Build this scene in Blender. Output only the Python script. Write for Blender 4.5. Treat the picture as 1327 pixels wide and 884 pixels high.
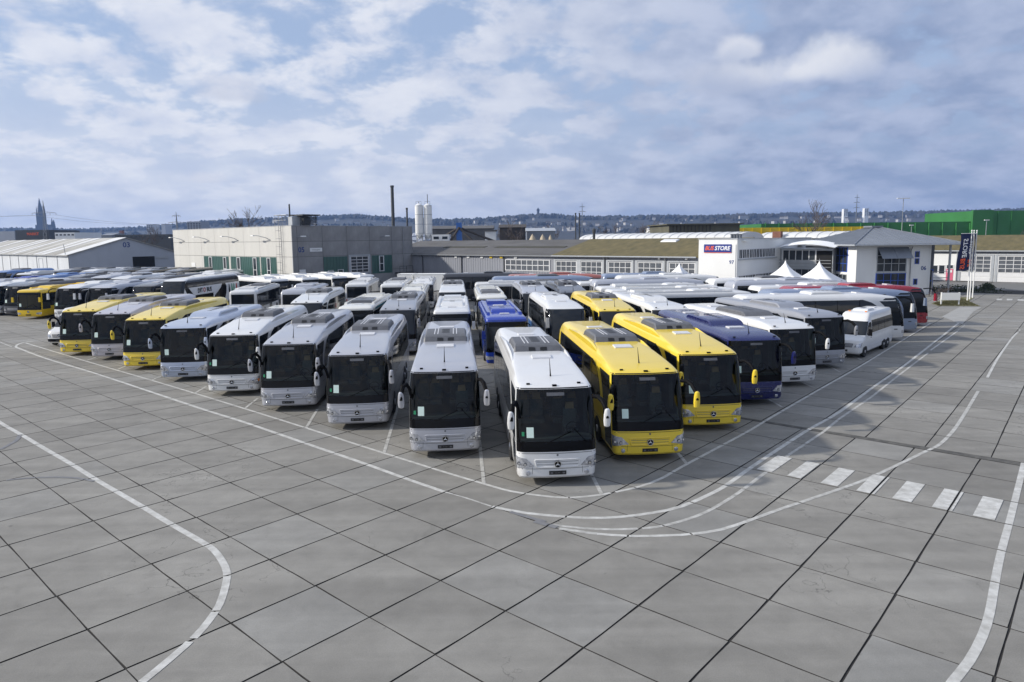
import bpy, bmesh, math, random
from mathutils import Vector, Matrix
R = math.radians
rng = random.Random(7)
scene = bpy.context.scene
COL = scene.collection
for o in list(bpy.data.objects):
    bpy.data.objects.remove(o)

# ------------------------------------------------------------------ camera
CAM_H = 7.75
HAZE = 0.00011
PITCH, ROLL = 0.1189, -0.0113
cam = bpy.data.cameras.new('camera')
cam.sensor_width = 36.0
cam.lens = 891.0 / 1327.0 * 36.0
cam.shift_y = -26.0 / 1327.0
cam.clip_start = 0.1
cam.clip_end = 20000
camo = bpy.data.objects.new('camera', cam)
COL.objects.link(camo)
cp, sp, cr, sr = math.cos(PITCH), math.sin(PITCH), math.cos(ROLL), math.sin(ROLL)
u, v, fw = Vector((1, 0, 0)), Vector((0, sp, cp)), Vector((0, cp, -sp))
right, up = u * cr + v * sr, -u * sr + v * cr
M = Matrix.Identity(4)
for i in range(3):
    M[i][0], M[i][1], M[i][2] = right[i], up[i], -fw[i]
M[0][3], M[1][3], M[2][3] = 0.0, 0.0, CAM_H
camo.matrix_world = M
scene.camera = camo

# ------------------------------------------------------------------ light
SUN_EL, SUN_AZ = R(27.5), R(3)          # elevation; horizontal direction the light travels
ce = math.cos(SUN_EL)
ldir = Vector((math.cos(SUN_AZ) * ce, math.sin(SUN_AZ) * ce, -math.sin(SUN_EL)))
sun = bpy.data.lights.new('sun', 'SUN')
sun.energy = 4.4
sun.angle = R(2.0)
sun.color = (1.0, 0.95, 0.87)
suno = bpy.data.objects.new('sun', sun)
suno.rotation_euler = ldir.to_track_quat('-Z', 'Y').to_euler()
suno.location = (-60, 20, 60)
COL.objects.link(suno)

world = bpy.data.worlds.new('World')
scene.world = world
world.use_nodes = True
wt = world.node_tree
wt.nodes.clear()
WN = wt.nodes.new
wl = wt.links.new
out = WN('ShaderNodeOutputWorld')
bg = WN('ShaderNodeBackground')
bg.inputs['Strength'].default_value = 0.1
sky = WN('ShaderNodeTexSky')
sky.sky_type = 'NISHITA'
sky.sun_disc = False
sky.sun_elevation = SUN_EL
sky.sun_rotation = math.atan2(-ldir.x, -ldir.y)
sky.air_density = 1.0
sky.dust_density = 1.5
tc = WN('ShaderNodeTexCoord')


def wmath(op, a, b=None, c=None):
    n = WN('ShaderNodeMath')
    n.operation = op
    for k, x in enumerate((a, b, c)):
        if x is None:
            continue
        if isinstance(x, (int, float)):
            n.inputs[k].default_value = x
        else:
            wl(x, n.inputs[k])
    return n.outputs[0]


def wrange(x, a, b, lo=0.0, hi=1.0):
    n = WN('ShaderNodeMapRange')
    n.interpolation_type = 'SMOOTHSTEP'
    wl(x, n.inputs[0])
    for k, q in zip((1, 2, 3, 4), (a, b, lo, hi)):
        n.inputs[k].default_value = q
    return n.outputs[0]


def wmix(f, a, b):
    n = WN('ShaderNodeMix')
    n.data_type = 'RGBA'
    if isinstance(f, (int, float)):
        n.inputs[0].default_value = f
    else:
        wl(f, n.inputs[0])
    for k, x in ((6, a), (7, b)):
        if isinstance(x, tuple):
            n.inputs[k].default_value = (*x, 1)
        else:
            wl(x, n.inputs[k])
    return n.outputs[2]


sep = WN('ShaderNodeSeparateXYZ')
wl(tc.outputs['Generated'], sep.inputs[0])
zc = wmath('ADD', wmath('MAXIMUM', sep.outputs[2], 0.0), 0.32)
com = WN('ShaderNodeCombineXYZ')
wl(wmath('DIVIDE', sep.outputs[0], zc), com.inputs[0])
wl(wmath('DIVIDE', sep.outputs[1], zc), com.inputs[1])


def wnoise(scale, detail, rough, off=(0, 0, 0), dist=0.0):
    mp = WN('ShaderNodeMapping')
    mp.inputs['Location'].default_value = off
    wl(com.outputs[0], mp.inputs[0])
    n = WN('ShaderNodeTexNoise')
    n.inputs['Scale'].default_value = scale
    n.inputs['Detail'].default_value = detail
    n.inputs['Roughness'].default_value = rough
    n.inputs['Distortion'].default_value = dist
    wl(mp.outputs[0], n.inputs['Vector'])
    return n.outputs[0]


nA = wnoise(6.0, 10, 0.57, (3.1, 1.7, 0), 0.15)
nB = wnoise(1.7, 3, 0.5, (7.3, 2.9, 0))
nC = wnoise(5.5, 9, 0.55, (1.3, 9.1, 4.0), 0.1)
rightside = wrange(sep.outputs[0], -0.25, 0.45)
cover = wrange(wmath('ADD', wmath('ADD', wmath('MULTIPLY', nA, 0.86), wmath('MULTIPLY', nB, 0.28)), wmath('MULTIPLY', rightside, 0.05)), 0.455, 0.625)
low = wrange(sep.outputs[2], 0.04, 0.26, 1.0, 0.0)
cover = wmath('MAXIMUM', cover, wmath('MULTIPLY', low, 0.95))
shade = wrange(wmath('ADD', wmath('MULTIPLY', nC, 0.6), wmath('MULTIPLY', nA, 0.4)), 0.36, 0.64)
cl_bright = wmix(rightside, (8.0, 8.3, 9.1), (4.7, 5.4, 7.2))
cl_dark = wmix(rightside, (6.0, 6.6, 8.1), (2.8, 3.6, 5.5))
cloud0 = wmix(shade, cl_dark, cl_bright)
# a clouded sky is brighter overhead than at the horizon
zen = WN('ShaderNodeVectorMath')
zen.operation = 'SCALE'
wl(cloud0, zen.inputs[0])
wl(wrange(sep.outputs[2], 0.25, 0.95, 1.0, 1.05), zen.inputs['Scale'])
cloud = zen.outputs[0]
gap = wmix(0.65, sky.outputs[0], (4.7, 6.0, 8.7))
# a few sunlit heaps of cumulus
wn = WN('ShaderNodeTexNoise')
wn.inputs['Scale'].default_value = 13.0
wn.inputs['Detail'].default_value = 6
wl(tc.outputs['Generated'], wn.inputs['Vector'])


def puff(az, el, rx, ry):
    """a heap of cumulus around one direction: coverage and how far up the heap"""
    daz = wmath('DIVIDE', wmath('SUBTRACT', wmath('ARCTAN2', sep.outputs[0], sep.outputs[1]), az), rx)
    de = wmath('DIVIDE', wmath('SUBTRACT', wmath('ARCSINE', sep.outputs[2]), el), ry)
    flat = wmath('MULTIPLY', de, wrange(de, -0.6, 0.0, 1.7, 1.0))
    q = wmath('SQRT', wmath('ADD', wmath('MULTIPLY', daz, daz), wmath('MULTIPLY', flat, flat)))
    q = wmath('ADD', q, wmath('MULTIPLY', wmath('SUBTRACT', wn.outputs[0], 0.5), 2.6))
    return wrange(q, 0.35, 1.15, 1.0, 0.0), wrange(wmath('ADD', de, wmath('MULTIPLY', wmath('SUBTRACT', wn.outputs[0], 0.5), 2.5)), -0.9, 0.5)


def heap(col, p, k, top, base):
    return wmix(wmath('MULTIPLY', p[0], k), col, wmix(p[1], base, top))


p1 = puff(0.391, 0.209, 0.088, 0.036)
p2 = puff(0.316, 0.240, 0.046, 0.024)
p3 = puff(0.285, 0.206, 0.080, 0.030)
p4 = puff(-0.373, 0.192, 0.05, 0.022)
p5 = puff(-0.415, 0.082, 0.035, 0.012)
col = wmix(cover, gap, cloud)
col = heap(col, p3, 0.6, (6.2, 6.6, 7.8), (4.6, 5.2, 6.8))
col = heap(col, p4, 0.55, (6.6, 6.9, 7.9), (5.0, 5.5, 6.8))
col = heap(col, p5, 0.5, (8.0, 8.0, 8.6), (6.4, 6.8, 7.8))
col = heap(col, p1, 0.9, (8.2, 8.4, 9.0), (4.7, 5.3, 6.9))
col = heap(col, p2, 0.8, (7.8, 8.0, 8.8), (5.0, 5.6, 7.1))
wl(col, bg.inputs['Color'])
wl(bg.outputs[0], out.inputs['Surface'])

vs = scene.view_settings
vs.view_transform = 'Standard'
vs.look = 'None'
vs.exposure = 0.0
vs.gamma = 1.0
scene.cycles.use_denoising = True
scene.cycles.max_bounces = 6
scene.cycles.transparent_max_bounces = 10
scene.cycles.caustics_reflective = False
scene.cycles.caustics_refractive = False
scene.cycles.volume_bounces = 0


# ------------------------------------------------------------------ materials
def nodes(name):
    m = bpy.data.materials.new(name)
    m.use_nodes = True
    t = m.node_tree
    return m, t, t.nodes['Principled BSDF']


def pbr(name, c, rough=0.5, metal=0.0, var=0.0, scale=3.0, coat=0.0, bump=0.0, bscale=40.0, stretch=None, dirt=None):
    m, t, b = nodes(name)
    b.inputs['Base Color'].default_value = (*c, 1)
    b.inputs['Roughness'].default_value = rough
    b.inputs['Metallic'].default_value = metal
    b.inputs['Coat Weight'].default_value = coat
    b.inputs['Coat Roughness'].default_value = 0.06
    if var or bump or dirt:
        g = t.nodes.new('ShaderNodeTexCoord')
        mp = t.nodes.new('ShaderNodeMapping')
        if stretch:
            mp.inputs['Scale'].default_value = stretch
        t.links.new(g.outputs['Object'], mp.inputs[0])
    if var or dirt:
        n = t.nodes.new('ShaderNodeTexNoise')
        n.inputs['Scale'].default_value = scale
        n.inputs['Detail'].default_value = 6
        n.inputs['Roughness'].default_value = 0.62
        t.links.new(mp.outputs[0], n.inputs['Vector'])
        r = t.nodes.new('ShaderNodeMapRange')
        r.inputs[1].default_value, r.inputs[2].default_value = 0.28, 0.72
        t.links.new(n.outputs[0], r.inputs[0])
        x = t.nodes.new('ShaderNodeMix')
        x.data_type = 'RGBA'
        lo = dirt if dirt else tuple(q * (1 - var) for q in c)
        hi = c if dirt else tuple(min(1, q * (1 + var)) for q in c)
        x.inputs[6].default_value = (*lo, 1)
        x.inputs[7].default_value = (*hi, 1)
        t.links.new(r.outputs[0], x.inputs[0])
        t.links.new(x.outputs[2], b.inputs['Base Color'])
    if bump:
        n2 = t.nodes.new('ShaderNodeTexNoise')
        n2.inputs['Scale'].default_value = bscale
        n2.inputs['Detail'].default_value = 5
        t.links.new(mp.outputs[0], n2.inputs['Vector'])
        bp = t.nodes.new('ShaderNodeBump')
        bp.inputs['Strength'].default_value = bump
        bp.inputs['Distance'].default_value = 0.02
        t.links.new(n2.outputs[0], bp.inputs['Height'])
        t.links.new(bp.outputs[0], b.inputs['Normal'])
    return m


def concrete(name, attr, base):
    """paving concrete: tint per slab, blotches, grit and stains"""
    m, t, b = nodes(name)
    N, L = t.nodes.new, t.links.new
    geo = N('ShaderNodeNewGeometry')
    if attr:
        a = N('ShaderNodeAttribute')
        a.attribute_name = 'tint'
        rnd = a.outputs['Fac']
    else:
        rnd = N('ShaderNodeObjectInfo').outputs['Random']

    def noise(sc, det, ro=0.6, dist=0.0):
        n = N('ShaderNodeTexNoise')
        n.inputs['Scale'].default_value = sc
        n.inputs['Detail'].default_value = det
        n.inputs['Roughness'].default_value = ro
        n.inputs['Distortion'].default_value = dist
        L(geo.outputs['Position'], n.inputs['Vector'])
        return n.outputs[0]

    def rg(x, a, c, lo, hi):
        n = N('ShaderNodeMapRange')
        L(x, n.inputs[0])
        for k, q in zip((1, 2, 3, 4), (a, c, lo, hi)):
            n.inputs[k].default_value = q
        return n.outputs[0]

    def mul(x, y):
        n = N('ShaderNodeMath')
        n.operation = 'MULTIPLY'
        L(x, n.inputs[0])
        L(y, n.inputs[1])
        return n.outputs[0]
    f = rg(rnd, 0, 1, 0.88, 1.05)
    f = mul(f, rg(noise(0.16, 5), 0.3, 0.7, 0.80, 1.12))
    f = mul(f, rg(noise(1.6, 6, 0.65, 0.4), 0.3, 0.7, 0.90, 1.08))
    f = mul(f, rg(noise(38, 4, 0.7), 0.3, 0.7, 0.86, 1.12))
    f = mul(f, rg(noise(0.55, 7, 0.7, 1.2), 0.60, 0.78, 1.0, 0.74))      # oil and water stains
    # tyre tracks: long soft streaks along the lanes, and fine cracks
    mp = N('ShaderNodeMapping')
    mp.inputs['Rotation'].default_value = (0, 0, R(-48.6))
    mp.inputs['Scale'].default_value = (0.07, 1.5, 1)
    L(geo.outputs['Position'], mp.inputs[0])
    tn = N('ShaderNodeTexNoise')
    tn.inputs['Scale'].default_value = 1.0
    tn.inputs['Detail'].default_value = 4
    L(mp.outputs[0], tn.inputs['Vector'])
    f = mul(f, rg(tn.outputs[0], 0.38, 0.66, 0.90, 1.07))
    vo = N('ShaderNodeTexVoronoi')
    vo.feature = 'DISTANCE_TO_EDGE'
    vo.inputs['Scale'].default_value = 0.45
    ad = N('ShaderNodeVectorMath')
    ad.operation = 'ADD'
    L(geo.outputs['Position'], ad.inputs[0])
    cn = N('ShaderNodeTexNoise')
    cn.inputs['Scale'].default_value = 1.8
    cn.inputs['Detail'].default_value = 5
    L(geo.outputs['Position'], cn.inputs['Vector'])
    sc_ = N('ShaderNodeVectorMath')
    sc_.operation = 'SCALE'
    sc_.inputs['Scale'].default_value = 1.4
    L(cn.outputs['Color'], sc_.inputs[0])
    L(sc_.outputs[0], ad.inputs[1])
    L(ad.outputs[0], vo.inputs['Vector'])
    ck = rg(vo.outputs[0], 0.002, 0.007, 0.0, 1.0)
    gate_ = rg(noise(0.16, 2), 0.53, 0.60, 0.0, 1.0)
    km = N('ShaderNodeMath')
    km.operation = 'MULTIPLY_ADD'
    inv = N('ShaderNodeMath')
    inv.operation = 'SUBTRACT'
    inv.inputs[0].default_value = 1.0
    L(ck, inv.inputs[1])
    cg = mul(inv.outputs[0], gate_)
    L(cg, km.inputs[0])
    km.inputs[1].default_value = -0.45
    km.inputs[2].default_value = 1.0
    f = mul(f, km.outputs[0])
    drip = noise(3.2, 3, 0.5)
    f = mul(f, rg(drip, 0.72, 0.78, 1.0, 0.70))
    sp_ = noise(140, 2)
    f = mul(f, rg(sp_, 0.66, 0.74, 1.0, 0.62))                            # grit
    x = N('ShaderNodeMix')
    x.data_type = 'RGBA'
    x.blend_type = 'MULTIPLY'
    x.inputs[0].default_value = 1
    hue = N('ShaderNodeMix')
    hue.data_type = 'RGBA'
    hue.inputs[6].default_value = (*base, 1)
    hue.inputs[7].default_value = (base[0] * 0.98, base[1] * 1.0, base[2] * 1.03, 1)
    L(rg(rnd, 0.8, 1.0, 0.0, 1.0), hue.inputs[0])
    L(hue.outputs[2], x.inputs[6])
    cmb = N('ShaderNodeCombineColor')
    for k in range(3):
        L(f, cmb.inputs[k])
    L(cmb.outputs[0], x.inputs[7])
    L(x.outputs[2], b.inputs['Base Color'])
    b.inputs['Roughness'].default_value = 0.86
    b.inputs['Specular IOR Level'].default_value = 0.3
    bp = N('ShaderNodeBump')
    bp.inputs['Strength'].default_value = 0.25
    bp.inputs['Distance'].default_value = 0.01
    L(noise(60, 5, 0.7), bp.inputs['Height'])
    L(bp.outputs[0], b.inputs['Normal'])
    return m


def paint(name, c, metal=0.0, rough=0.32):
    """bus paint: clear coat over a slightly dusty colour"""
    m, t, b = nodes(name)
    b.inputs['Metallic'].default_value = metal
    b.inputs['Roughness'].default_value = rough
    b.inputs['Coat Weight'].default_value = 0.6
    b.inputs['Coat Roughness'].default_value = 0.08
    N, L = t.nodes.new, t.links.new
    g = N('ShaderNodeTexCoord')
    n = N('ShaderNodeTexNoise')
    n.inputs['Scale'].default_value = 1.3
    n.inputs['Detail'].default_value = 7
    n.inputs['Roughness'].default_value = 0.65
    L(g.outputs['Object'], n.inputs['Vector'])
    r = N('ShaderNodeMapRange')
    r.inputs[1].default_value, r.inputs[2].default_value = 0.42, 0.85
    r.inputs[4].default_value = 0.30
    L(n.outputs[0], r.inputs[0])
    x = N('ShaderNodeMix')
    x.data_type = 'RGBA'
    x.inputs[6].default_value = (*c, 1)
    x.inputs[7].default_value = (0.30 + c[0] * .35, 0.28 + c[1] * .35, 0.25 + c[2] * .35, 1) if min(c) > 0.2 else (0.018 + c[0] * .85, 0.018 + c[1] * .85, 0.018 + c[2] * .85, 1)
    L(r.outputs[0], x.inputs[0])
    L(x.outputs[2], b.inputs['Base Color'])
    ro = N('ShaderNodeMapRange')
    ro.inputs[3].default_value, ro.inputs[4].default_value = rough, min(0.9, rough + 0.35)
    L(r.outputs[0], ro.inputs[0])
    L(ro.outputs[0], b.inputs['Roughness'])
    return m


def glass_mat(name, tint, fac):
    m = bpy.data.materials.new(name)
    m.use_nodes = True
    t = m.node_tree
    t.nodes.clear()
    N, L = t.nodes.new, t.links.new
    o = N('ShaderNodeOutputMaterial')
    tr = N('ShaderNodeBsdfTransparent')
    tr.inputs[0].default_value = (*tint, 1)
    gl = N('ShaderNodeBsdfGlossy')
    gl.inputs['Roughness'].default_value = 0.02
    fr = N('ShaderNodeFresnel')
    fr.inputs['IOR'].default_value = fac
    mx = N('ShaderNodeMixShader')
    L(fr.outputs[0], mx.inputs[0])
    L(tr.outputs[0], mx.inputs[1])
    L(gl.outputs[0], mx.inputs[2])
    L(mx.outputs[0], o.inputs[0])
    return m


def low_spec(m, k):
    m.node_tree.nodes['Principled BSDF'].inputs['Specular IOR Level'].default_value = k
    return m


MT = dict(
    glass=glass_mat('windscreen_glass', (0.54, 0.66, 0.64), 1.42),
    dark=pbr('tinted_glass', (0.012, 0.015, 0.019), 0.05),
    mask=low_spec(pbr('black_glass_border', (0.003, 0.003, 0.004), 0.15), .22),
    black=low_spec(pbr('black_plastic', (0.006, 0.006, 0.007), 0.6), .06),
    rubber=pbr('tyre_rubber', (0.02, 0.02, 0.02), 0.85, var=0.3),
    rim=pbr('wheel_rim', (0.5, 0.5, 0.52), 0.35, 0.8, var=0.2),
    chrome=pbr('chrome', (0.75, 0.76, 0.78), 0.12, 1.0),
    lamp=pbr('headlamp_glass', (0.80, 0.82, 0.86), 0.10, 0.6, scale=11, dirt=(0.22, 0.23, 0.26)),
    amber=pbr('amber_lens', (0.75, 0.22, 0.03), 0.15),
    redlens=pbr('red_lens', (0.45, 0.015, 0.01), 0.15),
    acgrey=pbr('roof_unit_grey', (0.115, 0.118, 0.128), 0.5, var=0.15, scale=6),
    pale=pbr('pale_plastic', (0.62, 0.62, 0.63), 0.45, var=0.08),
    fan=pbr('fan_black', (0.008, 0.008, 0.009), 0.5),
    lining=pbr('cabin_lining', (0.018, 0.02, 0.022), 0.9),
    dash=pbr('dashboard_plastic', (0.05, 0.052, 0.055), 0.6, var=0.2),
    seat=pbr('seat_fabric', (0.085, 0.08, 0.08), 0.9, var=0.3, scale=20),
    headrest=pbr('headrest_leather', (0.34, 0.19, 0.10), 0.7, var=0.2),
    paper=pbr('paper', (0.70, 0.86, 0.78), 0.7),
    green=pbr('green_sticker', (0.02, 0.25, 0.11), 0.5),
    print_white=pbr('white_print', (0.7, 0.7, 0.7), 0.5),
    plate=pbr('black_plate', (0.012, 0.012, 0.013), 0.35),
    conc=concrete('slab_concrete', False, (0.275, 0.264, 0.238)),
    conc_far=concrete('slab_concrete_far', True, (0.275, 0.264, 0.238)),
    bed=pbr('joint_dirt', (0.030, 0.028, 0.025), 0.95, var=0.5, scale=4),
    bitumen=pbr('bitumen_seam', (0.045, 0.043, 0.039), 0.8, scale=3, dirt=(0.15, 0.143, 0.125)),
    mark=pbr('road_paint', (0.66, 0.655, 0.62), 0.75, scale=3.5, dirt=(0.38, 0.37, 0.34)),
    mark_worn=pbr('worn_road_paint', (0.60, 0.595, 0.56), 0.8, scale=4, dirt=(0.30, 0.29, 0.265)),
    mark_grey=pbr('blacked_out_paint', (0.16, 0.162, 0.175), 0.8, scale=4, dirt=(0.23, 0.23, 0.23)),
    asphalt=pbr('asphalt', (0.17, 0.167, 0.158), 0.9, var=0.25, scale=0.25, bump=0.2),
    grass=pbr('dry_grass', (0.15, 0.14, 0.06), 0.95, var=0.4, scale=2),
)
PAINT = {}
for nm, c, me, ro in (('white', (0.72, 0.72, 0.71), 0, .34), ('cream', (0.74, 0.73, 0.68), 0, .35),
                      ('silver', (0.47, 0.48, 0.52), .35, .33), ('grey', (0.33, 0.34, 0.37), .35, .35),
                      ('lightblue', (0.44, 0.50, 0.62), .3, .33), ('mauve', (0.50, 0.48, 0.52), .3, .33),
                      ('yellow', (0.84, 0.615, 0.045), 0, .32), ('cityyellow', (0.78, 0.52, 0.01), 0, .32), ('navy', (0.007, 0.011, 0.095), 0, .25),
                      ('blue', (0.010, 0.042, 0.34), 0, .25), ('midblue', (0.05, 0.16, 0.42), 0, .28), ('red', (0.30, 0.012, 0.025), 0, .25),
                      ('brick', (0.42, 0.14, 0.11), 0, .4), ('black', (0.015, 0.016, 0.022), 0, .22),
                      ('anthracite', (0.06, 0.062, 0.07), .3, .3), ('teal', (0.03, 0.25, 0.33), 0, .3), ('steelblue', (0.24, 0.30, 0.42), .3, .3)):
    PAINT[nm] = paint('paint_' + nm, c, me, ro)


# ------------------------------------------------------------------ mesh helpers
class MB:
    def __init__(s):
        s.v, s.f, s.mi, s.cur = [], [], [], 0

    def add(s, vs_, fs):
        k = len(s.v)
        s.v += [tuple(p) for p in vs_]
        for f in fs:
            s.f.append(tuple(i + k for i in f))
            s.mi.append(s.cur)
        return s

    def box(s, c, d, rz=0.0, top=1.0, topy=None):
        topy = top if topy is None else topy
        x, y, z = (q / 2 for q in d)
        ca, sa = math.cos(rz), math.sin(rz)
        vs_ = []
        for dz, tx, ty in ((-z, 1, 1), (z, top, topy)):
            for dx, dy in ((-x * tx, -y * ty), (x * tx, -y * ty), (x * tx, y * ty), (-x * tx, y * ty)):
                vs_.append((c[0] + dx * ca - dy * sa, c[1] + dx * sa + dy * ca, c[2] + dz))
        return s.add(vs_, [(3, 2, 1, 0), (4, 5, 6, 7), (0, 1, 5, 4), (1, 2, 6, 5), (2, 3, 7, 6), (3, 0, 4, 7)])

    def bb(s, x0, x1, y0, y1, z0, z1):
        return s.box(((x0 + x1) / 2, (y0 + y1) / 2, (z0 + z1) / 2), (x1 - x0, y1 - y0, z1 - z0))

    def tube(s, pts, r, n=6, cap=True):
        pts = [Vector(p) for p in pts]
        rs = r if isinstance(r, (list, tuple)) else [r] * len(pts)
        k = len(s.v)
        ref = None
        for i, p in enumerate(pts):
            t = (pts[min(i + 1, len(pts) - 1)] - pts[max(i - 1, 0)]).normalized()
            if ref is None:
                ref = t.orthogonal().normalized()
            ref = (ref - t * ref.dot(t)).normalized()
            w = t.cross(ref)
            for j in range(n):
                a = 2 * math.pi * j / n
                s.v.append(tuple(p + (ref * math.cos(a) + w * math.sin(a)) * rs[i]))
        for i in range(len(pts) - 1):
            for j in range(n):
                s.f.append((k + i * n + j, k + i * n + (j + 1) % n, k + (i + 1) * n + (j + 1) % n, k + (i + 1) * n + j))
                s.mi.append(s.cur)
        if cap:
            s.f.append(tuple(k + j for j in reversed(range(n))))
            s.f.append(tuple(k + (len(pts) - 1) * n + j for j in range(n)))
            s.mi += [s.cur, s.cur]
        return s

    def lathe(s, prof, n=20, c=(0, 0, 0), axis='z'):
        k = len(s.v)
        for r, h in prof:
            for j in range(n):
                a = 2 * math.pi * j / n
                p = (r * math.cos(a), r * math.sin(a), h)
                if axis == 'x':
                    p = (h, p[0], p[1])
                elif axis == 'y':
                    p = (p[0], h, p[1])
                s.v.append((p[0] + c[0], p[1] + c[1], p[2] + c[2]))
        for i in range(len(prof) - 1):
            for j in range(n):
                s.f.append((k + i * n + j, k + i * n + (j + 1) % n, k + (i + 1) * n + (j + 1) % n, k + (i + 1) * n + j))
                s.mi.append(s.cur)
        s.f.append(tuple(k + j for j in reversed(range(n))))
        s.f.append(tuple(k + (len(prof) - 1) * n + j for j in range(n)))
        s.mi += [s.cur, s.cur]
        return s

    def prism(s, poly, z0, z1):
        n = len(poly)
        return s.add([(x, y, z0) for x, y in poly] + [(x, y, z1) for x, y in poly],
                     [tuple(reversed(range(n))), tuple(range(n, 2 * n))] + [(i, (i + 1) % n, n + (i + 1) % n, n + i) for i in range(n)])

    def hull(s, a, b):
        """two polygons with the same number of corners joined into a solid"""
        n = len(a)
        return s.add(list(a) + list(b), [tuple(reversed(range(n))), tuple(range(n, 2 * n))] + [(i, (i + 1) % n, n + (i + 1) % n, n + i) for i in range(n)])

    def grid(s, rows, close=False):
        k = len(s.v)
        n = len(rows[0])
        for r in rows:
            s.v += [tuple(p) for p in r]
        for i in range(len(rows) - 1):
            for j in range(n if close else n - 1):
                s.f.append((k + i * n + j, k + i * n + (j + 1) % n, k + (i + 1) * n + (j + 1) % n, k + (i + 1) * n + j))
                s.mi.append(s.cur)
        return s

    def mesh(s, name, mats=(), ang=35, fix=True):
        me = bpy.data.meshes.new(name)
        me.from_pydata(s.v, [], s.f)
        for m in mats:
            me.materials.append(m)
        if any(s.mi):
            me.polygons.foreach_set('material_index', s.mi)
        if fix:
            bm = bmesh.new()
            bm.from_mesh(me)
            bmesh.ops.recalc_face_normals(bm, faces=bm.faces)
            bm.to_mesh(me)
            bm.free()
        me.polygons.foreach_set('use_smooth', [True] * len(me.polygons))
        me.set_sharp_from_angle(angle=R(ang))
        me.update()
        return me


def link(name, me, parent=None, loc=None, rz=0.0, **kw):
    o = bpy.data.objects.new(name, me)
    COL.objects.link(o)
    if parent is not None:
        o.parent = parent
    if loc is not None:
        o.location = loc
    if rz:
        o.rotation_euler = (0, 0, rz)
    for k, q in kw.items():
        o[k] = q
    return o


def part(name, mb, mat, parent, ang=35, **kw):
    mats = mat if isinstance(mat, (list, tuple)) else [mat]
    return link(name, mb.mesh(name, mats, ang), parent, **kw)


def thing(name, label, cat, loc=(0, 0, 0), rz=0.0, group=None):
    o = bpy.data.objects.new(name, None)
    o.empty_display_size = 0.5
    COL.objects.link(o)
    o.location = loc
    o.rotation_euler = (0, 0, rz)
    o['label'] = label
    o['category'] = cat
    if group:
        o['group'] = group
    return o


def tag(o, label, cat, group=None):
    o['label'], o['category'] = label, cat
    if group:
        o['group'] = group
    return o


def text_mesh(s, size, depth=0.01, shear=0.0, bold=0.0):
    cu = bpy.data.curves.new('lettering', 'FONT')
    cu.body = s
    cu.size = size
    cu.extrude = depth / 2
    cu.shear = shear
    cu.offset = bold
    cu.align_x, cu.align_y = 'CENTER', 'CENTER'
    cu.resolution_u = 3
    o = bpy.data.objects.new('lettering', cu)
    COL.objects.link(o)
    dg = bpy.context.evaluated_depsgraph_get()
    me = bpy.data.meshes.new_from_object(o.evaluated_get(dg))
    bpy.data.objects.remove(o)
    bpy.data.curves.remove(cu)
    me.name = 'lettering'
    return me


def letters(name, s, size, mat, parent, loc, rot=(R(90), 0, 0), mirror=False, shear=0.0, bold=0.0, sx=1.0):
    me = text_mesh(s, size, 0.012, shear, bold)
    me.materials.clear()
    me.materials.append(mat)
    o = link(name, me, parent, loc)
    o.rotation_euler = rot
    o.scale = (-sx if mirror else sx, 1, 1)
    return o


# ------------------------------------------------------------------ ground: concrete slabs 2 m square, laid on the diagonal
GA = R(48.57)                       # direction of the joints that run to the upper right
GU = Vector((math.sin(R(41.43)), math.cos(R(41.43))))
GV = Vector((-GU.y, GU.x))
G0 = Vector((5.620, 11.106))
SA, SB = 1.989, 2.003


def gpt(i, j):
    return G0 + GU * (i * SA) + GV * (j * SB)


U2 = Vector((math.sin(R(41.43) - 0.0225), math.cos(R(41.43) - 0.0225)))
V2 = Vector((-U2.y, U2.x))
G1 = gpt(8.22, -0.13)


def gpt2(i, j):
    return G1 + U2 * (i * SA) + V2 * (j * SB)


ground = link('ground', MB().add([(-9000, -60, 0), (9000, -60, 0), (9000, 9000, 0), (-9000, 9000, 0)], [(0, 1, 2, 3)]).mesh('ground', [MT['asphalt']]), kind='structure')
ground.location.z = -0.10
pav = link('pavement', MB().add([(*gpt(-22, -16), 0), (*gpt(52, -16), 0), (*gpt(52, 48), 0), (*gpt(-22, 48), 0)], [(0, 1, 2, 3)]).mesh('pavement', [MT['bed']]), kind='structure')
pav.location.z = -0.016


def slab_mesh(k):
    """one slab with slightly worn, uneven edges and a small arris"""
    r = random.Random(k)
    gx, gy = 0.010, 0.016
    hx, hy = SA / 2 - gx, SB / 2 - gy
    ring = []
    for a, b in (((-1, -1), (1, -1)), ((1, -1), (1, 1)), ((1, 1), (-1, 1)), ((-1, 1), (-1, -1))):
        for t in (0, .33, .66):
            x = (a[0] + (b[0] - a[0]) * t) * hx
            y = (a[1] + (b[1] - a[1]) * t) * hy
            j = 0.006 if t else 0.012
            ring.append((x + r.uniform(-j, j), y + r.uniform(-j, j)))
    m = MB()
    n = len(ring)
    rows = [[(x, y, -0.09) for x, y in ring], [(x, y, -0.006) for x, y in ring], [(x * .993, y * .993, 0) for x, y in ring]]
    m.cur = 1
    m.grid(rows, True)
    m.f.append(tuple(range(2 * n, 3 * n)))
    m.mi.append(0)
    return m


SLABS = [slab_mesh(k).mesh('slab', [MT['conc'], MT['bed']], 30) for k in range(6)]


def in_view(x, y):
    """rough size of a slab in the picture, 0 when outside the frame"""
    d = y * cp + CAM_H * sp
    if d < 3:
        return 0
    a, b = x / d * 891 + 663.5, 416 - (y * sp - CAM_H * cp) / d * 891
    if not (-90 < a < 1420 and b < 990):
        return 0
    return 1.0 / (d * d * d)


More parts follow.
